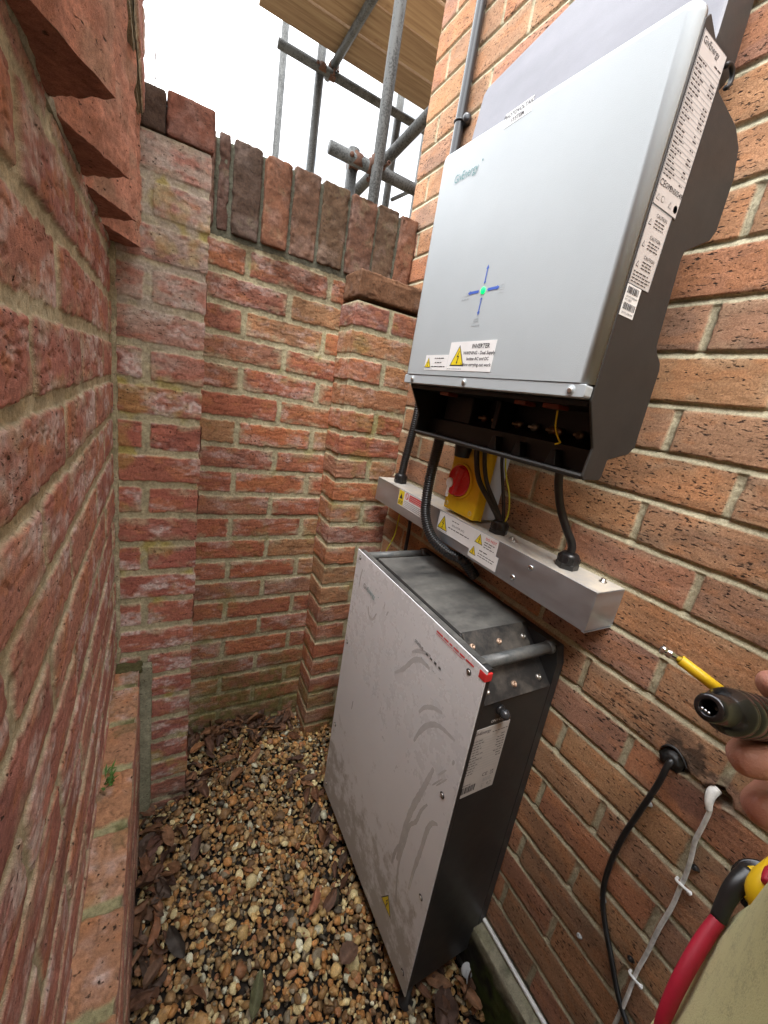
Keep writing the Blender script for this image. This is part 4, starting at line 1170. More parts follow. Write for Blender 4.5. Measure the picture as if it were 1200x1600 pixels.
# --- cables and conduits
def cable(name, label, cat, pts, r, m, sub=8, corr=None, n=12, group=None):
    o = MB().tube(pts, r, m, n, True, sub, corr).build(name)
    return tag(o, label, cat, group)
cable('conduit', 'glossy black rigid conduit running up the house wall from behind the wall box', 'conduit', [(.677, 1.088, .22), (.677, 1.092, .7), (.677, 1.094, 2.6)], .0132, M['conduit'], 2, None, 22)
cl = MB().box((.680, 1.066, .719), (.693, 1.118, .741), M['black'], .004, 2).tube([(.678 + .0148 * math.cos(t), 1.092 + .0148 * math.sin(t), .730) for t in np.linspace(.6, 5.7, 22)], .0028, M['black'], 8)
cl.lathe((.681, 1.068, .730), (-.5, -1, 0), [(0, .011), (.004, .012), (.009, .009), (.011, .004)], M['conduit'], 16)
tag(cl.build('saddle_clip'), 'small shiny black saddle clip holding the rigid conduit to the bricks', 'clip')
cable('flexible_conduit', 'black ribbed conduit rising from the gland at the far left end of the trunking', 'conduit', [(.653, 1.022, -.219), (.654, 1.018, -.16), (.658, 1.006, -.01), (.664, 1.03, .12), (.675, 1.08, .22)], .0125, M['black'], 10, .006, 18)
cable('flexible_conduit', 'black ribbed conduit hanging in front of the trunking and looping under it to the battery', 'conduit', [(.575, .762, -.045), (.585, .778, -.09), (.588, .787, -.15), (.588, .785, -.21), (.588, .772, -.262), (.592, .735, -.303), (.612, .69, -.325), (.64, .66, -.335), (.672, .64, -.37)], .0132, M['black'], 10, .006, 18)
cable('armoured_cable', 'single black cable rising from the nearest gland of the trunking into the wall box', 'cable', [(.655, .412, -.21), (.653, .414, -.19), (.642, .43, -.16), (.632, .446, -.125), (.62, .455, -.08), (.612, .456, -.03)], .0074, M['black'])
GC = 'cables entering the middle gland'
cable('thin_cable', 'leftmost thicker black cable curving from the wall box into the middle gland', 'cable', [(.598, .660, -.03), (.601, .655, -.08), (.608, .638, -.13), (.628, .608, -.172), (.647, .592, -.205), (.650, .590, -.222)], .0058, M['black'], group=GC)
cable('thin_cable', 'black cable just behind the leftmost one at the middle gland', 'cable', [(.604, .642, -.03), (.608, .637, -.08), (.616, .622, -.13), (.636, .600, -.175), (.652, .587, -.21), (.654, .586, -.222)], .0048, M['black'], group=GC)
cable('thin_cable', 'straight thin black cable dropping almost plumb to the middle gland', 'cable', [(.64, .625, -.03), (.641, .618, -.08), (.648, .601, -.14), (.654, .588, -.19), (.655, .586, -.222)], .0036, M['black'], group=GC)
cable('earth_wire', 'yellow green earth wire bowing out beside the middle gland', 'cable', [(.645, .625, -.03), (.652, .611, -.1), (.657, .590, -.145), (.657, .578, -.185), (.654, .582, -.222)], .0017, M['wireyg'], group=GC)
cable('earth_wire', 'yellow earth wire hanging under the trunking behind the battery', 'cable', [(.66, 1.0, -.30), (.66, 1.003, -.36), (.662, 1.012, -.41), (.66, 1.04, -.475), (.65, 1.05, -.54)], .0019, M['wireyg'])
cable('data_cable', 'dark cable hanging under the trunking beside the yellow earth wire', 'cable', [(.672, .96, -.30), (.674, .955, -.36), (.672, .95, -.44), (.66, .94, -.56)], .0058, M['black'])
pg = MB().lathe((.59, .69, -.061), (0, 0, -1), [(-.01, .019), (.004, .02), (.03, .0165), (.031, .012)], M['inner'], 24)
tag(pg.build('blanking_plug'), 'tapered black plug in the floor of the wall box above the yellow switch', 'plug')
cable('black_cable', 'black cable leaving a sealed hole in the house wall and trailing down', 'cable', [(.70, .172, -.449), (.684, .173, -.455), (.682, .174, -.498), (.684, .181, -.567), (.686, .187, -.626), (.6875, .188, -.694), (.688, .181, -.756), (.687, .162, -.80), (.686, .137, -.839), (.685, .106, -.887), (.684, .075, -.915), (.684, .02, -.94), (.684, -.2, -1.0)], .0044, M['black'])
so = MB()
ring = [(-.008, .0175), (-.001, .0172), (.002, .015), (.0025, .0115), (.0055, .0105), (.0065, .006)]
so.lathe((.6935, .173, -.452), (-1, .05, 0), ring, M['sealant'], 40)
V_ = np.array(so.V); d_ = V_ - np.array((.6935, .173, -.452)); f_ = fbm(V_, 70, 3, 12) - .5
so.V = [tuple(v) for v in V_ + d_ * np.c_[f_ * .6, f_ * .9, f_ * .7]]
tag(so.build('sealant_ring'), 'lumpy black sealant round the hole of the black cable', 'sealant')
sr = MB().tube([(.690 - .001 * math.sin(3 * t), .172 + .019 * math.cos(t), -.449 + .0185 * math.sin(t) + .003 * math.sin(2 * t)) for t in np.linspace(.3, 2.9, 22)], [.001, .002, .0024, .0016, .001], M['sealant'], 8)
tag(sr.build('grommet'), 'frayed grey grommet rim above the sealed cable hole', 'grommet')
wpts = [(.70, .119, -.448), (.686, .119, -.456), (.683, .112, -.472), (.684, .111, -.503), (.685, .111, -.532), (.6865, .1075, -.556), (.688, .104, -.591), (.688, .103, -.616), (.688, .101, -.657), (.688, .102, -.709), (.688, .101, -.769), (.687, .101, -.817), (.686, .097, -.875), (.684, .094, -.95), (.684, .09, -1.05), (.684, .02, -1.12)]
wc = MB().tube(wpts, .0031, M['cablewhite'], 12, True, 8)
wc.tube([(.698, .1185, -.447), (.690, .119, -.453), (.684, .1165, -.463), (.6825, .112, -.474)], [.0075, .0068, .0052, .0036], M['cablewhite'], 14, True, 5)
tag(wc.build('white_cable'), 'dirty white cable leaving a filled hole in the house wall near the hand', 'cable')
for i, (y_, z_, lb) in enumerate(((.103, -.610, 'upper white cable clip pinning the white cable to the bricks'), (.101, -.826, 'lower white cable clip pinning the white cable to the bricks'))):
    k = MB().tube([(.690, y_ + .0068, z_), (.684, y_ + .0062, z_), (.6825, y_, z_ + .001), (.684, y_ - .0062, z_), (.690, y_ - .012, z_ - .003)], .0022, M['white'], 8, True, 4).lathe((.687, y_ - .011, z_ - .002), (-1, 0, 0), [(0, .0036), (.003, .003)], M['white'], 10)
    tag(k.build('cable_clip'), lb, 'cable clip', 'white cable clips')
for i, (y_, z_, lb) in enumerate(((.175, -.545, 'grey wall plug in the mortar beside the bend of the black cable'), (.097, -.575, 'black wall plug touching the white cable'), (.176, -.772, 'pale wall plug at the lower bend of the black cable'), (.112, -.812, 'black wall plug just left of the lower white clip'), (.184, -.885, 'grey wall plug alone in the mortar below the black cable'))):
    k = MB().lathe((.6955, y_, z_), (-1, .5, .3), [(0, .0046), (.008, .0042), (.0095, .003), (.0096, .0016), (.004, .0014)], M['black'] if 'black wall' in lb else M['greyp'], 12)
    tag(k.build('wall_plug'), lb, 'wall plug', 'plugs left in the mortar')
cable('pipe', 'thin white pipe lying on the footing along the foot of the house wall', 'pipe', [(.684, .95, -1.127), (.684, .60, -1.127), (.684, .36, -1.127), (.6835, .17, -1.127), (.684, -.5, -1.127)], .0048, M['white'], 4)
# ------------------------------------------------------------------ ground, gravel, leaves
def ray(px, py, t):
    """A point of the place: direction seen at (px, py) of the 1200 x 1600 photograph, depth t."""
    return np.array(R3 @ Vector(((px - 600) / 616.33 * t, (800 - py) / 616.33 * t, -t)))

g_ = 60
tag(link_mesh('ground', np.array([(-g_, -g_, GZ - .03), (g_, -g_, GZ - .03), (g_, g_, GZ - .03), (-g_, g_, GZ - .03)], float), [(0, 1, 2, 3)], plain('bare_earth', (.11, .085, .055), .95, var=.4, scale=3, bmp=.5, bscale=40), origin=(0, 0, GZ - .03)), kind='structure')
n = 70
u, v = np.meshgrid(np.linspace(-.5, .70, n), np.linspace(-.6, 1.27, n)); u, v = u.ravel(), v.ravel()
P = np.c_[u, v, np.full(u.size, GZ - .026)]; P[:, 2] += (fbm(P, 6, 3, 4) - .5) * .012
i_ = np.arange(n - 1)[:, None] * n + np.arange(n - 1)[None]
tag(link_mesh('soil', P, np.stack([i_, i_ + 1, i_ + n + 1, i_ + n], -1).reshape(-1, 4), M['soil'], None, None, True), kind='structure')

def ico(k):
    b = bmesh.new(); bmesh.ops.create_icosphere(b, subdivisions=k, radius=1)
    V = np.array([v.co[:] for v in b.verts]); F = np.array([[v.index for v in f.verts] for f in b.faces]); b.free()
    return V, F
PROTO = []
for k in range(14):
    V, F = ico(3 if k < 5 else 2)
    D = V + 0
    for q in range(random.randint(2, 6)):                   # broken flats
        nn = RNG.normal(size=3); nn /= np.linalg.norm(nn); h = random.uniform(.45, .85)
        d = D @ nn; D = D - np.outer(np.maximum(d - h, 0) * .85, nn)
    D = D * (1 + (fbm(V * .5, 1.7, 2, 900 + k) - .5) * .5)[:, None]
    D = D * np.array((1, random.uniform(.6, .95), random.uniform(.42, .75)))
    PROTO.append((D, F))
SPAL = np.array([(0.378, 0.221, 0.087), (0.423, 0.205, 0.070), (0.580, 0.483, 0.253), (0.190, 0.109, 0.049), (0.265, 0.218, 0.144), (0.600, 0.583, 0.421), (0.079, 0.066, 0.047), (0.325, 0.154, 0.072), (0.485, 0.330, 0.136), (0.280, 0.174, 0.080), (0.362, 0.265, 0.137), (0.154, 0.095, 0.050)])
SW = np.array([.15, .1, .08, .13, .08, .04, .05, .07, .1, .1, .06, .04]); SW /= SW.sum()
def stones(XY, Z, S, protos):
    Vs, Fs, Cs, k = [], [], [], 0
    for (x, y), z, s in zip(XY, Z, S):
        D, F = PROTO[random.choice(protos)]
        a, bb, c = random.uniform(0, 6.28), random.gauss(0, .35), random.gauss(0, .35)
        ca, sa = math.cos(a), math.sin(a); cb, sb = math.cos(bb), math.sin(bb); cc, sc_ = math.cos(c), math.sin(c)
        Rm = np.array([[ca, -sa, 0], [sa, ca, 0], [0, 0, 1]]) @ np.array([[1, 0, 0], [0, cb, -sb], [0, sb, cb]]) @ np.array([[cc, 0, sc_], [0, 1, 0], [-sc_, 0, cc]])
        Q = (D * s) @ Rm.T + np.array((x, y, z))
        col = SPAL[RNG.choice(len(SPAL), p=SW)] * random.uniform(.7, 1.25)
        col = np.tile(col, (len(Q), 1)) * (.75 + .5 * vnoise(Q, 130, 3))[:, None]
        Vs.append(Q); Fs.append(F + k); Cs.append(col); k += len(Q)
    return np.vstack(Vs), np.vstack(Fs), np.vstack(Cs)
def mound(x, y): return .010 * math.sin(x * 7 + 1) * math.cos(y * 5) + .006 * math.sin(23 * x + 11 * y)
XY, Z, S, pr_ = [], [], [], []
st_ = .0122
for gx in np.arange(-.028, .652, st_):
    for gy in np.arange(.02, 1.25, st_):
        x, y = gx + random.uniform(-.5, .5) * st_, gy + random.uniform(-.5, .5) * st_
        s = min(.015, random.lognormvariate(math.log(.0070), .33))
        XY.append((x, y)); S.append(s); Z.append(GZ - .004 + mound(x, y) + random.uniform(-.004, .003))
for k in range(2300):
    x, y = random.uniform(-.02, .645), random.uniform(.05, 1.24)
    s = min(.021, random.lognormvariate(math.log(.0078), .36))
    XY.append((x, y)); S.append(s); Z.append(GZ + .004 + mound(x, y) + random.uniform(0, .004))
for k in range(4200):                                      # grit between the pebbles
    x, y = random.uniform(-.025, .648), random.uniform(.05, 1.245)
    s = random.uniform(.003, .0062)
    XY.append((x, y)); S.append(s); Z.append(GZ - .004 + mound(x, y) + random.uniform(-.006, .002))
V, F, C = stones(XY, Z, S, list(range(5, 14)))
tag(link_mesh('gravel', V, F, M['stone'], None, None, True, C), 'golden brown pea gravel covering the alcove floor', 'gravel', kind='stuff')
XY, S = [], []
for gx in np.arange(-.03, .65, .03):
    for gy in np.arange(-.6, .02, .03): XY.append((gx + random.uniform(-.012, .012), gy + random.uniform(-.012, .012))); S.append(random.uniform(.009, .016))
LPAL = [(.1, .05, .03), (.14, .065, .035), (.08, .045, .032), (.12, .07, .045), (.17, .085, .045), (.065, .042, .03), (.2, .1, .05)]
def leaf(x, y, z, L, wd, yaw, tilt, roll, curl, col, seed):
    nu, nv = 15, 7
    u, v = np.meshgrid(np.linspace(0, 1, nu), np.linspace(-1, 1, nv)); u, v = u.ravel(), v.ravel()
    w = np.sin(np.pi * np.clip(u * .93 + .05, 0, 1) ** .8) ** .8 * wd * .5
    w = w * (1 + .06 * np.sin(u * 60) * (np.abs(v) > .9))
    P = np.c_[(u - .5) * L, v * w, np.abs(v) ** 1.5 * w * curl * 1.2 + np.sin(u * 3.1 - .5) * L * .16 * curl]
    P[:, 2] += (vnoise(np.c_[u * 4, v * 2, u * 0], 1.3, seed) - .5) * L * .14 - (np.abs(v) < .1) * .0006
    cy, sy = math.cos(yaw), math.sin(yaw); ct, st2 = math.cos(tilt), math.sin(tilt); cr, sr2 = math.cos(roll), math.sin(roll)
    Rm = np.array([[cy, -sy, 0], [sy, cy, 0], [0, 0, 1]]) @ np.array([[ct, 0, st2], [0, 1, 0], [-st2, 0, ct]]) @ np.array([[1, 0, 0], [0, cr, -sr2], [0, sr2, cr]])
    Q = P @ Rm.T + np.array((x, y, z))
    i_ = np.arange(nv - 1)[:, None] * nu + np.arange(nu - 1)[None]
    F = np.stack([i_, i_ + 1, i_ + nu + 1, i_ + nu], -1).reshape(-1, 4)
    c = np.array(col) * (.55 + .9 * fbm(np.c_[u * L, v * w, u * 0 + seed], 90, 3, seed))[:, None]
    c = c * (1 + .35 * (np.abs(v) < .05))[:, None]
    n2 = len(Q)                                             # underside, so that a leaf has thickness
    nrm = Rm @ np.array((0, 0, 1.0))
    return np.vstack([Q, Q - nrm * .0005]), np.vstack([F, F[:, ::-1] + n2]), np.vstack([c, c * .8])
parts = []
def litter(n, fx, fy, zz):
    for k in range(n):
        x, y = fx(), fy()
        L = random.uniform(.03, .07)
        parts.append(leaf(x, y, GZ + .016 + mound(x, y) + random.uniform(0, zz), L, L * random.uniform(.3, .5), random.uniform(0, 6.28), random.gauss(0, .3), random.gauss(0, .45), random.uniform(-.2, .9), random.choice(LPAL), random.randint(1, 999)))
litter(85, lambda: -.03 + abs(random.gauss(0, .036)), lambda: random.uniform(.2, 1.0), .016)
litter(95, lambda: random.uniform(.08, .46), lambda: 1.235 - abs(random.gauss(0, .05)), .022)
litter(16, lambda: random.uniform(.05, .16), lambda: 1.0 + abs(random.gauss(0, .05)), .018)
litter(26, lambda: random.uniform(.50, .645), lambda: random.uniform(.18, .40), .014)
litter(14, lambda: random.uniform(.40, .47), lambda: random.uniform(.6, 1.12), .008)
litter(20, lambda: random.uniform(0, .46), lambda: random.uniform(.25, 1.1), .004)
v_, f_, c_ = join(parts)
tag(link_mesh('leaf_litter', v_, f_, M['leaf'], None, None, True, c_), 'brown leaf litter heaped along the edges of the gravel', 'leaf litter', kind='stuff')
for x, y, L, w, yaw, roll, cu, col, lb in ((.197, .50, .075, .026, 1.15, .1, .5, (.1, .1, .05), 'long grey green dead leaf on the open gravel'), (.05, .655, .075, .03, 1.9, -.5, .6, (.05, .04, .032), 'dark folded leaf near the plinth foot'),
                                           (-.004, .70, .07, .026, 1.5, .9, .8, (.2, .09, .045), 'tan curled leaf pressed against the plinth'), (.0, .89, .06, .03, 1.3, .3, .5, (.11, .055, .04), 'purple brown broad leaf below the near pier'),
                                           (.105, .845, .065, .026, 1.2, -.2, .6, (.12, .07, .05), 'brown leaf lying flat in the middle of the gravel'), (.355, .60, .06, .022, 1.0, .4, .9, (.24, .1, .055), 'reddish curled leaf beside the battery'),
                                           (.40, .47, .05, .04, .3, -.1, .4, (.13, .075, .05), 'wide crumpled leaf by the lower corner of the battery'), (.13, 1.16, .06, .024, .5, .2, .5, (.26, .12, .05), 'orange brown leaf on top of the heap at the garden wall'),
                                           (.215, 1.09, .055, .02, .1, .4, .6, (.22, .11, .06), 'narrow light brown leaf in front of the leaf heap'), (.56, .31, .075, .05, .8, .1, .5, (.09, .055, .042), 'large purple brown leaf under the cable clamp')):
    V, F, C = leaf(x, y, GZ + .024 + mound(x, y), L, w, yaw, .12, roll, cu, col, int(x * 1000) + 7)
    tag(link_mesh('dead_leaf', V, F, M['leaf'], None, None, True, C), lb, 'leaf', 'single dead leaves on the gravel')
k = MB().lathe((.646, .335, GZ + .03), (-.35, -.65, .6), [(0, .013), (.002, .0145), (.004, .0142), (.005, .012)], M['greyp'], 22)
k.tube([(.645, .332, GZ + .034), (.640, .322, GZ + .022), (.634, .312, GZ + .018)], .0035, M['greyp'], 8, True, 4).tube([(.648, .330, GZ + .032), (.643, .32, GZ + .02), (.636, .308, GZ + .02)], .0022, M['screw'], 8, True, 4)
tag(k.build('cable_clamp'), 'small pale grey disc clamp with a tail lying among the leaves', 'clamp')
tw = MB().tube([(-.016, 1.06, .478), (-.017, 1.06, .508), (-.016, 1.06, .534)], .0011, M['timberdark'], 6, True, 3).tube([(-.017, 1.06, .50), (-.013, 1.06, .494), (-.0115, 1.06, .489)], .0007, M['timberdark'], 6)
tag(tw.build('twig'), 'dry twig sticking up from the top of the near pier', 'twig')
wd = MB()
for k_ in range(26):
    a = random.uniform(0, 6.28); L = random.uniform(.008, .024); b_ = np.array((-.082 + random.uniform(0, .016), .672 + random.gauss(0, .009), -.744))
    t = b_ + np.array((abs(math.cos(a)) * L * .8, math.sin(a) * L, L * .7)); m_ = (b_ + t) / 2 + np.array((0, 0, L * .25)); s_ = np.array((-math.sin(a), math.cos(a), 0)) * .0022
    wd.add([b_, m_ + s_, t, m_ - s_], [(0, 1, 2, 3)], M['green'])
tag(wd.build('weed'), 'tiny green weed rooted on the plinth against the side wall', 'weed')

# ------------------------------------------------------------------ scaffold beyond the garden wall
sc = thing('scaffold', 'galvanised tube scaffold with rusty couplers beyond the garden wall', 'scaffold', (1.0, 2.8, GZ))
TR = .0242
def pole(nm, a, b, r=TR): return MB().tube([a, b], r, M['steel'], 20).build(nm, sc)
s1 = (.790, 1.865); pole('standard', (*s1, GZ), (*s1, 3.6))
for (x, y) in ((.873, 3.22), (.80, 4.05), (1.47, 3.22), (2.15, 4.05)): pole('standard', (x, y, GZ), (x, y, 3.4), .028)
ZB = 2.03
lz = 1.955
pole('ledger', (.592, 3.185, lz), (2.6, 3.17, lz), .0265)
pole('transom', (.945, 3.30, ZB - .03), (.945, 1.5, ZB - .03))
sz = .885
LZ, LY = .957, 1.93
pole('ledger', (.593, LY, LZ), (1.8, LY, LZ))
st = ray(578 / 3.75 + 400, 850 / 3.75, 1.72)
st[1] = LY + .052
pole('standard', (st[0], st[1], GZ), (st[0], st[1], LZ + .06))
d0, d1 = ray(672, 178, 1.62), ray(552, 304, 1.95)
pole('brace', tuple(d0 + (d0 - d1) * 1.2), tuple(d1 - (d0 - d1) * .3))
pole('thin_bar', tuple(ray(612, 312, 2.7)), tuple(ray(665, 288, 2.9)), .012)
def coupler(c, ax1, ax2, s=1.0):
    c, ax1, ax2 = (np.array(q, float) for q in (c, ax1, ax2))
    ax1 /= np.linalg.norm(ax1); ax2 /= np.linalg.norm(ax2)
    k = np.cross(ax1, ax2); k /= np.linalg.norm(k)
    m = MB()
    for ax, off in ((ax1, -TR), (ax2, TR)):
        p = c + k * off
        m.lathe(p - ax * .021, ax, [(0, TR + .001), (.002, TR + .004), (.040, TR + .004), (.042, TR + .001)], M['rust'], 24)
        o2 = np.cross(ax, k)
        q = p + o2 * (TR + .012)
        m.tube([q - k * .026, q + k * .04], .0045, M['rust'], 10)
        m.lathe(q + k * .03, k, [(0, .0085), (.010, .0085)], M['rust'], 6, False)
        m.lathe(q - k * .032, k, [(0, .0095), (.006, .0095)], M['rust'], 12)
        m.tube([p + o2 * (TR + .004) - k * .012, p + o2 * (TR + .02) - k * .012], .008, M['rust'], 8)
    return m.build('coupler', sc)
coupler((s1[0], (s1[1] + LY) / 2, LZ), (1, 0, 0), (0, 0, 1))
coupler((st[0], (st[1] + LY) / 2, LZ), (0, 0, 1), (1, 0, 0))
coupler((.873, 3.2, lz), (0, 0, 1), (1, 0, 0))
coupler((.945, 3.185, (lz + ZB - .03) / 2), (1, 0, 0), (0, 1, 0))
LB = ['scaffold board lying along the outer edge', 'scaffold board second from the outer edge', 'scaffold board third from the outer edge', 'scaffold board fourth from the outer edge, mostly overhead', 'innermost scaffold board in view']
for k in range(5):
    y1 = 3.13 - k * .239
    bd = MB().box((.46 + (0, .05, -.05, .02, 0)[k], y1 - .224, ZB + (0, .004, 0, .006, .002)[k]), (4.2, y1, ZB + .042), M['timber'], .004, 2)
    tag(bd.build('scaffold_board'), 'weathered pale ' + LB[k], 'scaffold board', 'boards of the scaffold deck')

# ------------------------------------------------------------------ person with a tool
def skinned(chains):
    """chains: lists of (point, radius); each grows as its own skin, rooted inside the next."""
    V, F, k = [], [], 0
    for ch in chains:
        me = bpy.data.meshes.new('growth')
        me.from_pydata([tuple(p) for p, r in ch], [(i, i + 1) for i in range(len(ch) - 1)], [])
        o = bpy.data.objects.new('growth', me); COL.objects.link(o)
        o.modifiers.new('s', 'SKIN'); me.skin_vertices.new() if not me.skin_vertices else None
        for i, (p, r) in enumerate(ch):
            rr = (r, r) if np.isscalar(r) else r
            me.skin_vertices[0].data[i].radius = rr
        me.skin_vertices[0].data[0].use_root = True
        sb = o.modifiers.new('u', 'SUBSURF'); sb.levels = sb.render_levels = 2
        bpy.context.view_layer.update()
        m2 = bpy.data.meshes.new_from_object(o.evaluated_get(bpy.context.evaluated_depsgraph_get()))
        V += [v.co[:] for v in m2.vertices]; F += [tuple(a + k for a in p.vertices) for p in m2.polygons]; k += len(m2.vertices)
        bpy.data.objects.remove(o); bpy.data.meshes.remove(me); bpy.data.meshes.remove(m2)
    return V, F

def fused(chains, voxel, it=4):
    V, F = skinned(chains)
    me = bpy.data.meshes.new('growth'); me.from_pydata(V, [], F)
    o = bpy.data.objects.new('growth', me); COL.objects.link(o)
    r = o.modifiers.new('r', 'REMESH'); r.mode = 'VOXEL'; r.voxel_size = voxel
    s = o.modifiers.new('s', 'SMOOTH'); s.iterations = it; s.factor = .5
    bpy.context.view_layer.update()
    m2 = bpy.data.meshes.new_from_object(o.evaluated_get(bpy.context.evaluated_depsgraph_get()))
    V = np.array([v.co[:] for v in m2.vertices]); F = [tuple(p.vertices) for p in m2.polygons]
    bpy.data.objects.remove(o); bpy.data.meshes.remove(me); bpy.data.meshes.remove(m2)
    return V, F

PX, PY = .435, -.137                                        # where the person stands
pr = thing('person', 'person at the right edge in an olive fleece holding a yellow tipped screwdriver', 'person', (PX, PY, GZ))
fw = np.array((.5, .87, 0)); sd = np.array((.87, -.5, 0))  # facing, right-hand side
c0 = np.array((PX, PY, 0))
def bp(f, s, z): return c0 + fw * f + sd * s + np.array((0, 0, z))
# right hand round the tool
A, B = ray(1106, 1105, .205), ray(1199, 1124, .240)
ax = (B - A) / np.linalg.norm(B - A)
palm = ray(1300, 1170, .262)
idx = [(ray(1310, 1170, .262), .0125), (ray(1250, 1184, .236), .0105), (ray(1185, 1192, .222), .0097), (ray(1160, 1190, .222), .0092), (ray(1160, 1176, .236), .0088), (ray(1190, 1152, .252), .0078)]
mid = [(ray(1320, 1245, .262), .0125), (ray(1262, 1262, .240), .0108), (ray(1205, 1270, .228), .0102), (ray(1182, 1268, .229), .0097), (ray(1184, 1252, .243), .009), (ray(1215, 1222, .256), .008)]
rng_ = [(ray(1340, 1310, .268), .012), (ray(1295, 1340, .250), .0105), (ray(1252, 1352, .240), .01), (ray(1236, 1342, .246), .0095), (ray(1250, 1290, .262), .0085)]
lit = [(ray(1360, 1360, .275), .0105), (ray(1315, 1390, .262), .0095), (ray(1280, 1392, .256), .009), (ray(1275, 1378, .262), .0082), (ray(1300, 1345, .272), .0075)]
thb = [(ray(1345, 1160, .255), .016), (ray(1290, 1095, .248), .0135), (ray(1235, 1072, .247), .0115), (ray(1200, 1072, .250), .0105), (ray(1186, 1074, .251), .0085)]
wr = ray(1430, 1290, .275)
shR, shL = bp(0, .17, .17), bp(0, -.17, .17)
elR = bp(-.03, .19, -.12)
elL = np.array((.2, -.32, -.13)); wl = np.array((.07, -.17, -.07)); hl_ = np.array((.035, -.085, -.04))
bodych = [
    [(bp(0, 0, -.36), (.15, .12)), (bp(0, 0, -.22), (.135, .11)), (bp(.01, 0, -.05), (.15, .115)), (bp(.0, 0, .12), (.15, .1)), (bp(-.01, 0, .2), (.07, .07)), (bp(.0, 0, .25), (.055, .055)), (bp(.02, 0, .29), (.06, .07)), (bp(.025, 0, .36), (.075, .093)), (bp(.015, 0, .43), (.07, .09)), (bp(.01, 0, .465), (.035, .045))],
    [(bp(0, .06, -.34), .085), (bp(.01, .09, -.6), .072), (bp(.015, .10, -.80), .055), (bp(.0, .10, -1.0), .05), (bp(-.01, .10, -1.19), .038), (bp(.03, .10, -1.225), .038), (bp(.12, .11, -1.235), .034), (bp(.17, .115, -1.24), .026)],
    [(bp(0, -.06, -.34), .085), (bp(.01, -.09, -.6), .072), (bp(.015, -.10, -.80), .055), (bp(.0, -.10, -1.0), .05), (bp(-.01, -.10, -1.19), .038), (bp(.03, -.10, -1.225), .038), (bp(.12, -.11, -1.235), .034), (bp(.17, -.115, -1.24), .026)],
    [(bp(0, .08, .14), .06), (shR, .058), ((shR + elR) / 2, .046), (elR, .038), ((elR + wr) / 2, .036), (wr, .026), ((wr + palm) / 2, (.032, .022)), (palm, (.032, .016))],
    [(bp(0, -.08, .14), .06), (shL, .058), ((shL + elL) / 2, .046), (elL, .038), ((elL + wl) / 2, .034), (wl, .026), (wl + (hl_ - wl) * .5, (.03, .02)), (hl_, (.03, .016))],
    idx, mid, rng_, lit, thb,
    [(bp(.1, 0, .355), .012), (bp(.118, 0, .345), .011), (bp(.122, 0, .338), .009)]]
for k in range(4): bodych.append([(hl_ + np.array((.002, .0, -.024 + .019 * k)), .009), (hl_ + np.array((-.028, .014, -.02 + .019 * k)), .0085), (hl_ + np.array((-.04, .034, -.014 + .018 * k)), .0075)])
bodych.append([(wl + (hl_ - wl) * .4 + np.array((0, 0, .02)), .011), (hl_ + np.array((-.005, -.01, .04)), .0095), (hl_ + np.array((-.02, .012, .055)), .008)])
V, F = fused(bodych, .0022, 5)
link_mesh('body', V, F, M['skin'], None, pr, True)
for s_ in (-1, 1):
    e_ = MB().lathe(bp(.102, .03 * s_, .372), fw, [(-.006, .006), (0, .011), (.005, .0085), (.0075, .003)], M['white'], 12).lathe(bp(.1088, .03 * s_, .372), fw, [(0, .0045), (.0008, .003)], M['ink'], 10)
    e_.build('eye', pr)
hr, hf = fused([[(bp(-.03, 0, .34), (.085, .075)), (bp(-.02, 0, .40), (.088, .09)), (bp(.0, 0, .45), (.07, .08)), (bp(.02, 0, .475), .04)]], .005, 3)
link_mesh('hair', hr, hf, M['hair'], None, pr, True)
def loft(rings, m, name, n=72, amp=.009, seed=0):
    V, F = [], []
    for (c, a, b_, z) in rings:
        for k in range(n):
            t = 2 * math.pi * k / n
            p = np.array((*(c0[:2] + fw[:2] * (c[0] + a * math.cos(t)) + sd[:2] * (c[1] + b_ * math.sin(t))), z))
            V.append(p)
    V = np.array(V)
    cen = np.array([c0 + fw * c[0] + sd * c[1] for (c, a, b_, z) in rings]).repeat(n, 0)
    rad = V - cen; rad[:, 2] = 0; rad /= np.linalg.norm(rad, axis=1)[:, None] + 1e-9
    f = fbm(V, (11, 11, 5), 3, seed)
    V = V + rad * ((f - .5) * 2 * amp + (1 - sstep(0, .04, np.abs(fbm(V, (8, 8, 3), 2, seed + 3) - .5))) * amp * .6)[:, None]
    for i in range(len(rings) - 1):
        for k in range(n): F.append((i * n + k, i * n + (k + 1) % n, (i + 1) * n + (k + 1) % n, (i + 1) * n + k))
    return link_mesh(name, V, F, m, None, pr, True)
jk = [((.0, 0), .150, .185, -.60), ((.0, 0), .158, .195, -.597), ((.0, 0), .160, .197, -.56), ((.0, 0), .160, .195, -.50), ((.0, 0), .158, .192, -.44), ((.0, 0), .155, .188, -.38), ((.0, 0), .150, .183, -.33), ((.0, 0), .145, .18, -.27), ((.0, 0), .14, .18, -.2), ((0, 0), .14, .185, -.1), ((0, 0), .14, .195, .0), ((0, 0), .135, .2, .1), ((0, 0), .12, .19, .17), ((0, 0), .09, .13, .215), ((0, 0), .075, .085, .24), ((.0, 0), .07, .075, .25)]
loft(jk, M['olive'], 'fleece', seed=5)
sm_ = MB()
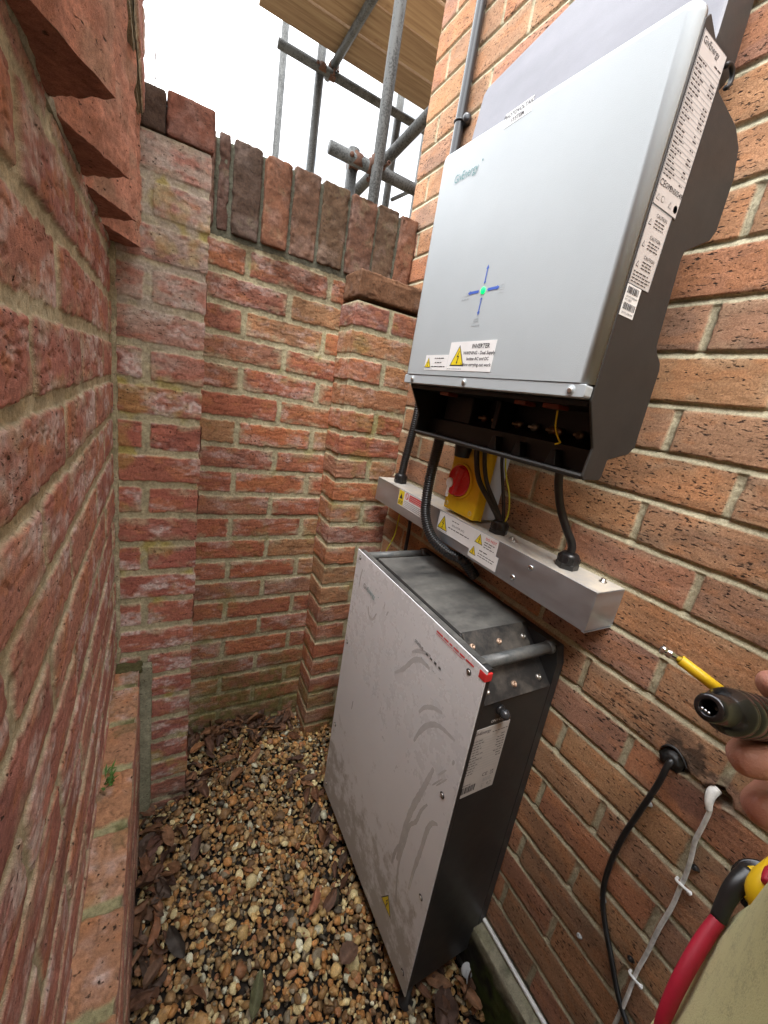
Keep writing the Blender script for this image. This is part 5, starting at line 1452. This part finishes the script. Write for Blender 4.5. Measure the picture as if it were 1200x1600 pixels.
for s0, s1_, z0, z1 in ((-.9, -.2, -.62, -.30), (-.45, .25, -.62, -.36), (-.2, -.15, -.6, -.44)):
    pts = []
    for t in np.linspace(0, 1, 24):
        an = s0 + (s1_ - s0) * t - math.pi / 6 * 0; z = z0 + (z1 - z0) * t
        a_, b_ = np.interp(z, [-.6, -.5, -.4, -.3], [.160, .161, .157, .149]), np.interp(z, [-.6, -.5, -.4, -.3], [.197, .196, .190, .182])
        pts.append(c0 + fw * a_ * math.cos(an) + sd * b_ * math.sin(an) + np.array((0, 0, z)))
    sm_.tube(pts, .0022, M['olive'], 6)
sm_.build('seam', pr)
sl = MB()
for sh, el, w2 in ((shR, elR, wr), (shL, elL, wl)):
    sl.tube([sh * .45 + bp(0, 0, .165) * .55, sh, (sh + el) / 2, el, el + (w2 - el) * .5, el + (w2 - el) * .78], [.05, .072, .062, .056, .05, .042], M['olive'], 28, True, 6)
    sl.build('sleeve', pr); sl = MB()
for s_ in (-1, 1):
    MB().tube([bp(0, .07 * s_, -.40), bp(.01, .09 * s_, -.6), bp(.015, .10 * s_, -.8), bp(.0, .10 * s_, -1.0), bp(0, .10 * s_, -1.2)], [.105, .095, .078, .07, .066], M['denim'], 28, True, 6).build('trouser_leg', pr)
    MB().tube([bp(-.05, .10 * s_, -1.235), bp(.02, .10 * s_, -1.222), bp(.12, .11 * s_, -1.236), bp(.20, .118 * s_, -1.245)], [.042, .05, .044, .026], M['boot'], 20, True, 6).build('boot', pr)

tl = thing('screwdriver', 'black stepped chuck with a yellow sleeved ball end driver held in the hand', 'screwdriver', tuple(B))
ck = MB().lathe(A, ax, [(.012, .0035), (.0005, .0040), (0, .0050), (.0008, .0066), (.003, .0075), (.005, .0074), (.0175, .0074), (.0185, .0082), (.0225, .0120), (.0265, .0127), (.0275, .0118), (.0295, .0118), (.0305, .0127), (.0385, .0128), (.0395, .0122), (.0402, .0128), (.0475, .0128), (.0485, .0121), (.0495, .0128), (.075, .0125), (.11, .012), (.115, .009)], M['toolblack'], 36)
ck.lathe(A + ax * .0282, ax, [(0, .0121), (.0007, .0121)], M['copper'], 36)
ck.build('chuck', tl)
for k in range(3):
    t = A + ax * .004 + np.cross(ax, (0, 0, 1)) * .0015 * (k - 1)
    MB().lathe(A - ax * .0006 + np.array((0, 0, -.0022)) + np.cross(ax, (0, 0, 1)) * .0017 * (k - 1), -ax, [(0, .0007), (.0006, .0006)], M['steelbright'], 8).build('bearing_ball', tl)
b0, b1, b2 = ray(1150, 1098, .243), ray(1063, 1031, .258), ray(1033, 1014, .262)
bx = (b2 - b1) / np.linalg.norm(b2 - b1)
MB().lathe(b0, b1 - b0, [(0, .0035), (np.linalg.norm(b1 - b0), .0034)], M['yellow'], 20).build('bit_sleeve', tl)
L_ = np.linalg.norm(b2 - b1)
MB().lathe(b1, bx, [(-.001, .0025), (L_ * .4, .0025), (L_ * .46, .003), (L_ * .6, .0031), (L_ * .7, .0021), (L_ * .76, .002), (L_ * .83, .003), (L_ * .96, .003), (L_ * 1.03, .0016)], M['steelbright'], 20).build('bit_tip', tl)
pl = thing('cable_cutters', 'cable cutters with a long red grip and a black neck tucked beside the olive fleece', 'cutters', tuple(ray(1120, 1445, .32)))
h = [ray(*q) for q in ((1122, 1436, .33), (1097, 1472, .325), (1068, 1522, .318), (1045, 1570, .315), (1030, 1612, .315), (1020, 1660, .318))]
MB().tube(h, [.0052, .0057, .0056, .0052, .0044, .003], M['cutred'], 20, True, 8).build('grip', pl)
MB().tube([ray(1150, 1455, .345), ray(1120, 1490, .34), ray(1100, 1540, .335), ray(1085, 1600, .335)], [.006, .0065, .006, .005], M['cutred'], 20, True, 8).build('grip', pl)
MB().tube([ray(1122, 1436, .33), ray(1134, 1408, .332), ray(1150, 1384, .334), ray(1172, 1366, .337)], [.0056, .006, .007, .0085], M['black'], 18, True, 6).build('neck', pl)
hd = MB()
pc = ray(1192, 1392, .345); va = (np.array((0, 0, 0)) - pc) / np.linalg.norm(pc)
hd.lathe(pc - va * .006, va, [(0, .020), (.001, .0215), (.010, .0215), (.011, .020)], M['toolblack'], 36).lathe(pc + va * .0052, va, [(0, .0165), (.0022, .016)], M['yellow'], 30).lathe(pc + va * .007, va, [(0, .0075), (.003, .007)], M['toolblack'], 20)
hd.build('jaw_head', pl)
MB().tube([ray(1216, 1352, .325), ray(1202, 1376, .32), ray(1193, 1398, .318), ray(1200, 1430, .318)], [.007, .0105, .0115, .011], M['yellow'], 18, True, 6).build('lever', pl)
MB().tube([ray(1222, 1354, .3215), ray(1205, 1366, .3165), ray(1196, 1379, .3115)], [.004, .005, .003], M['cutred'], 12, True, 5).build('lever_mark', pl)
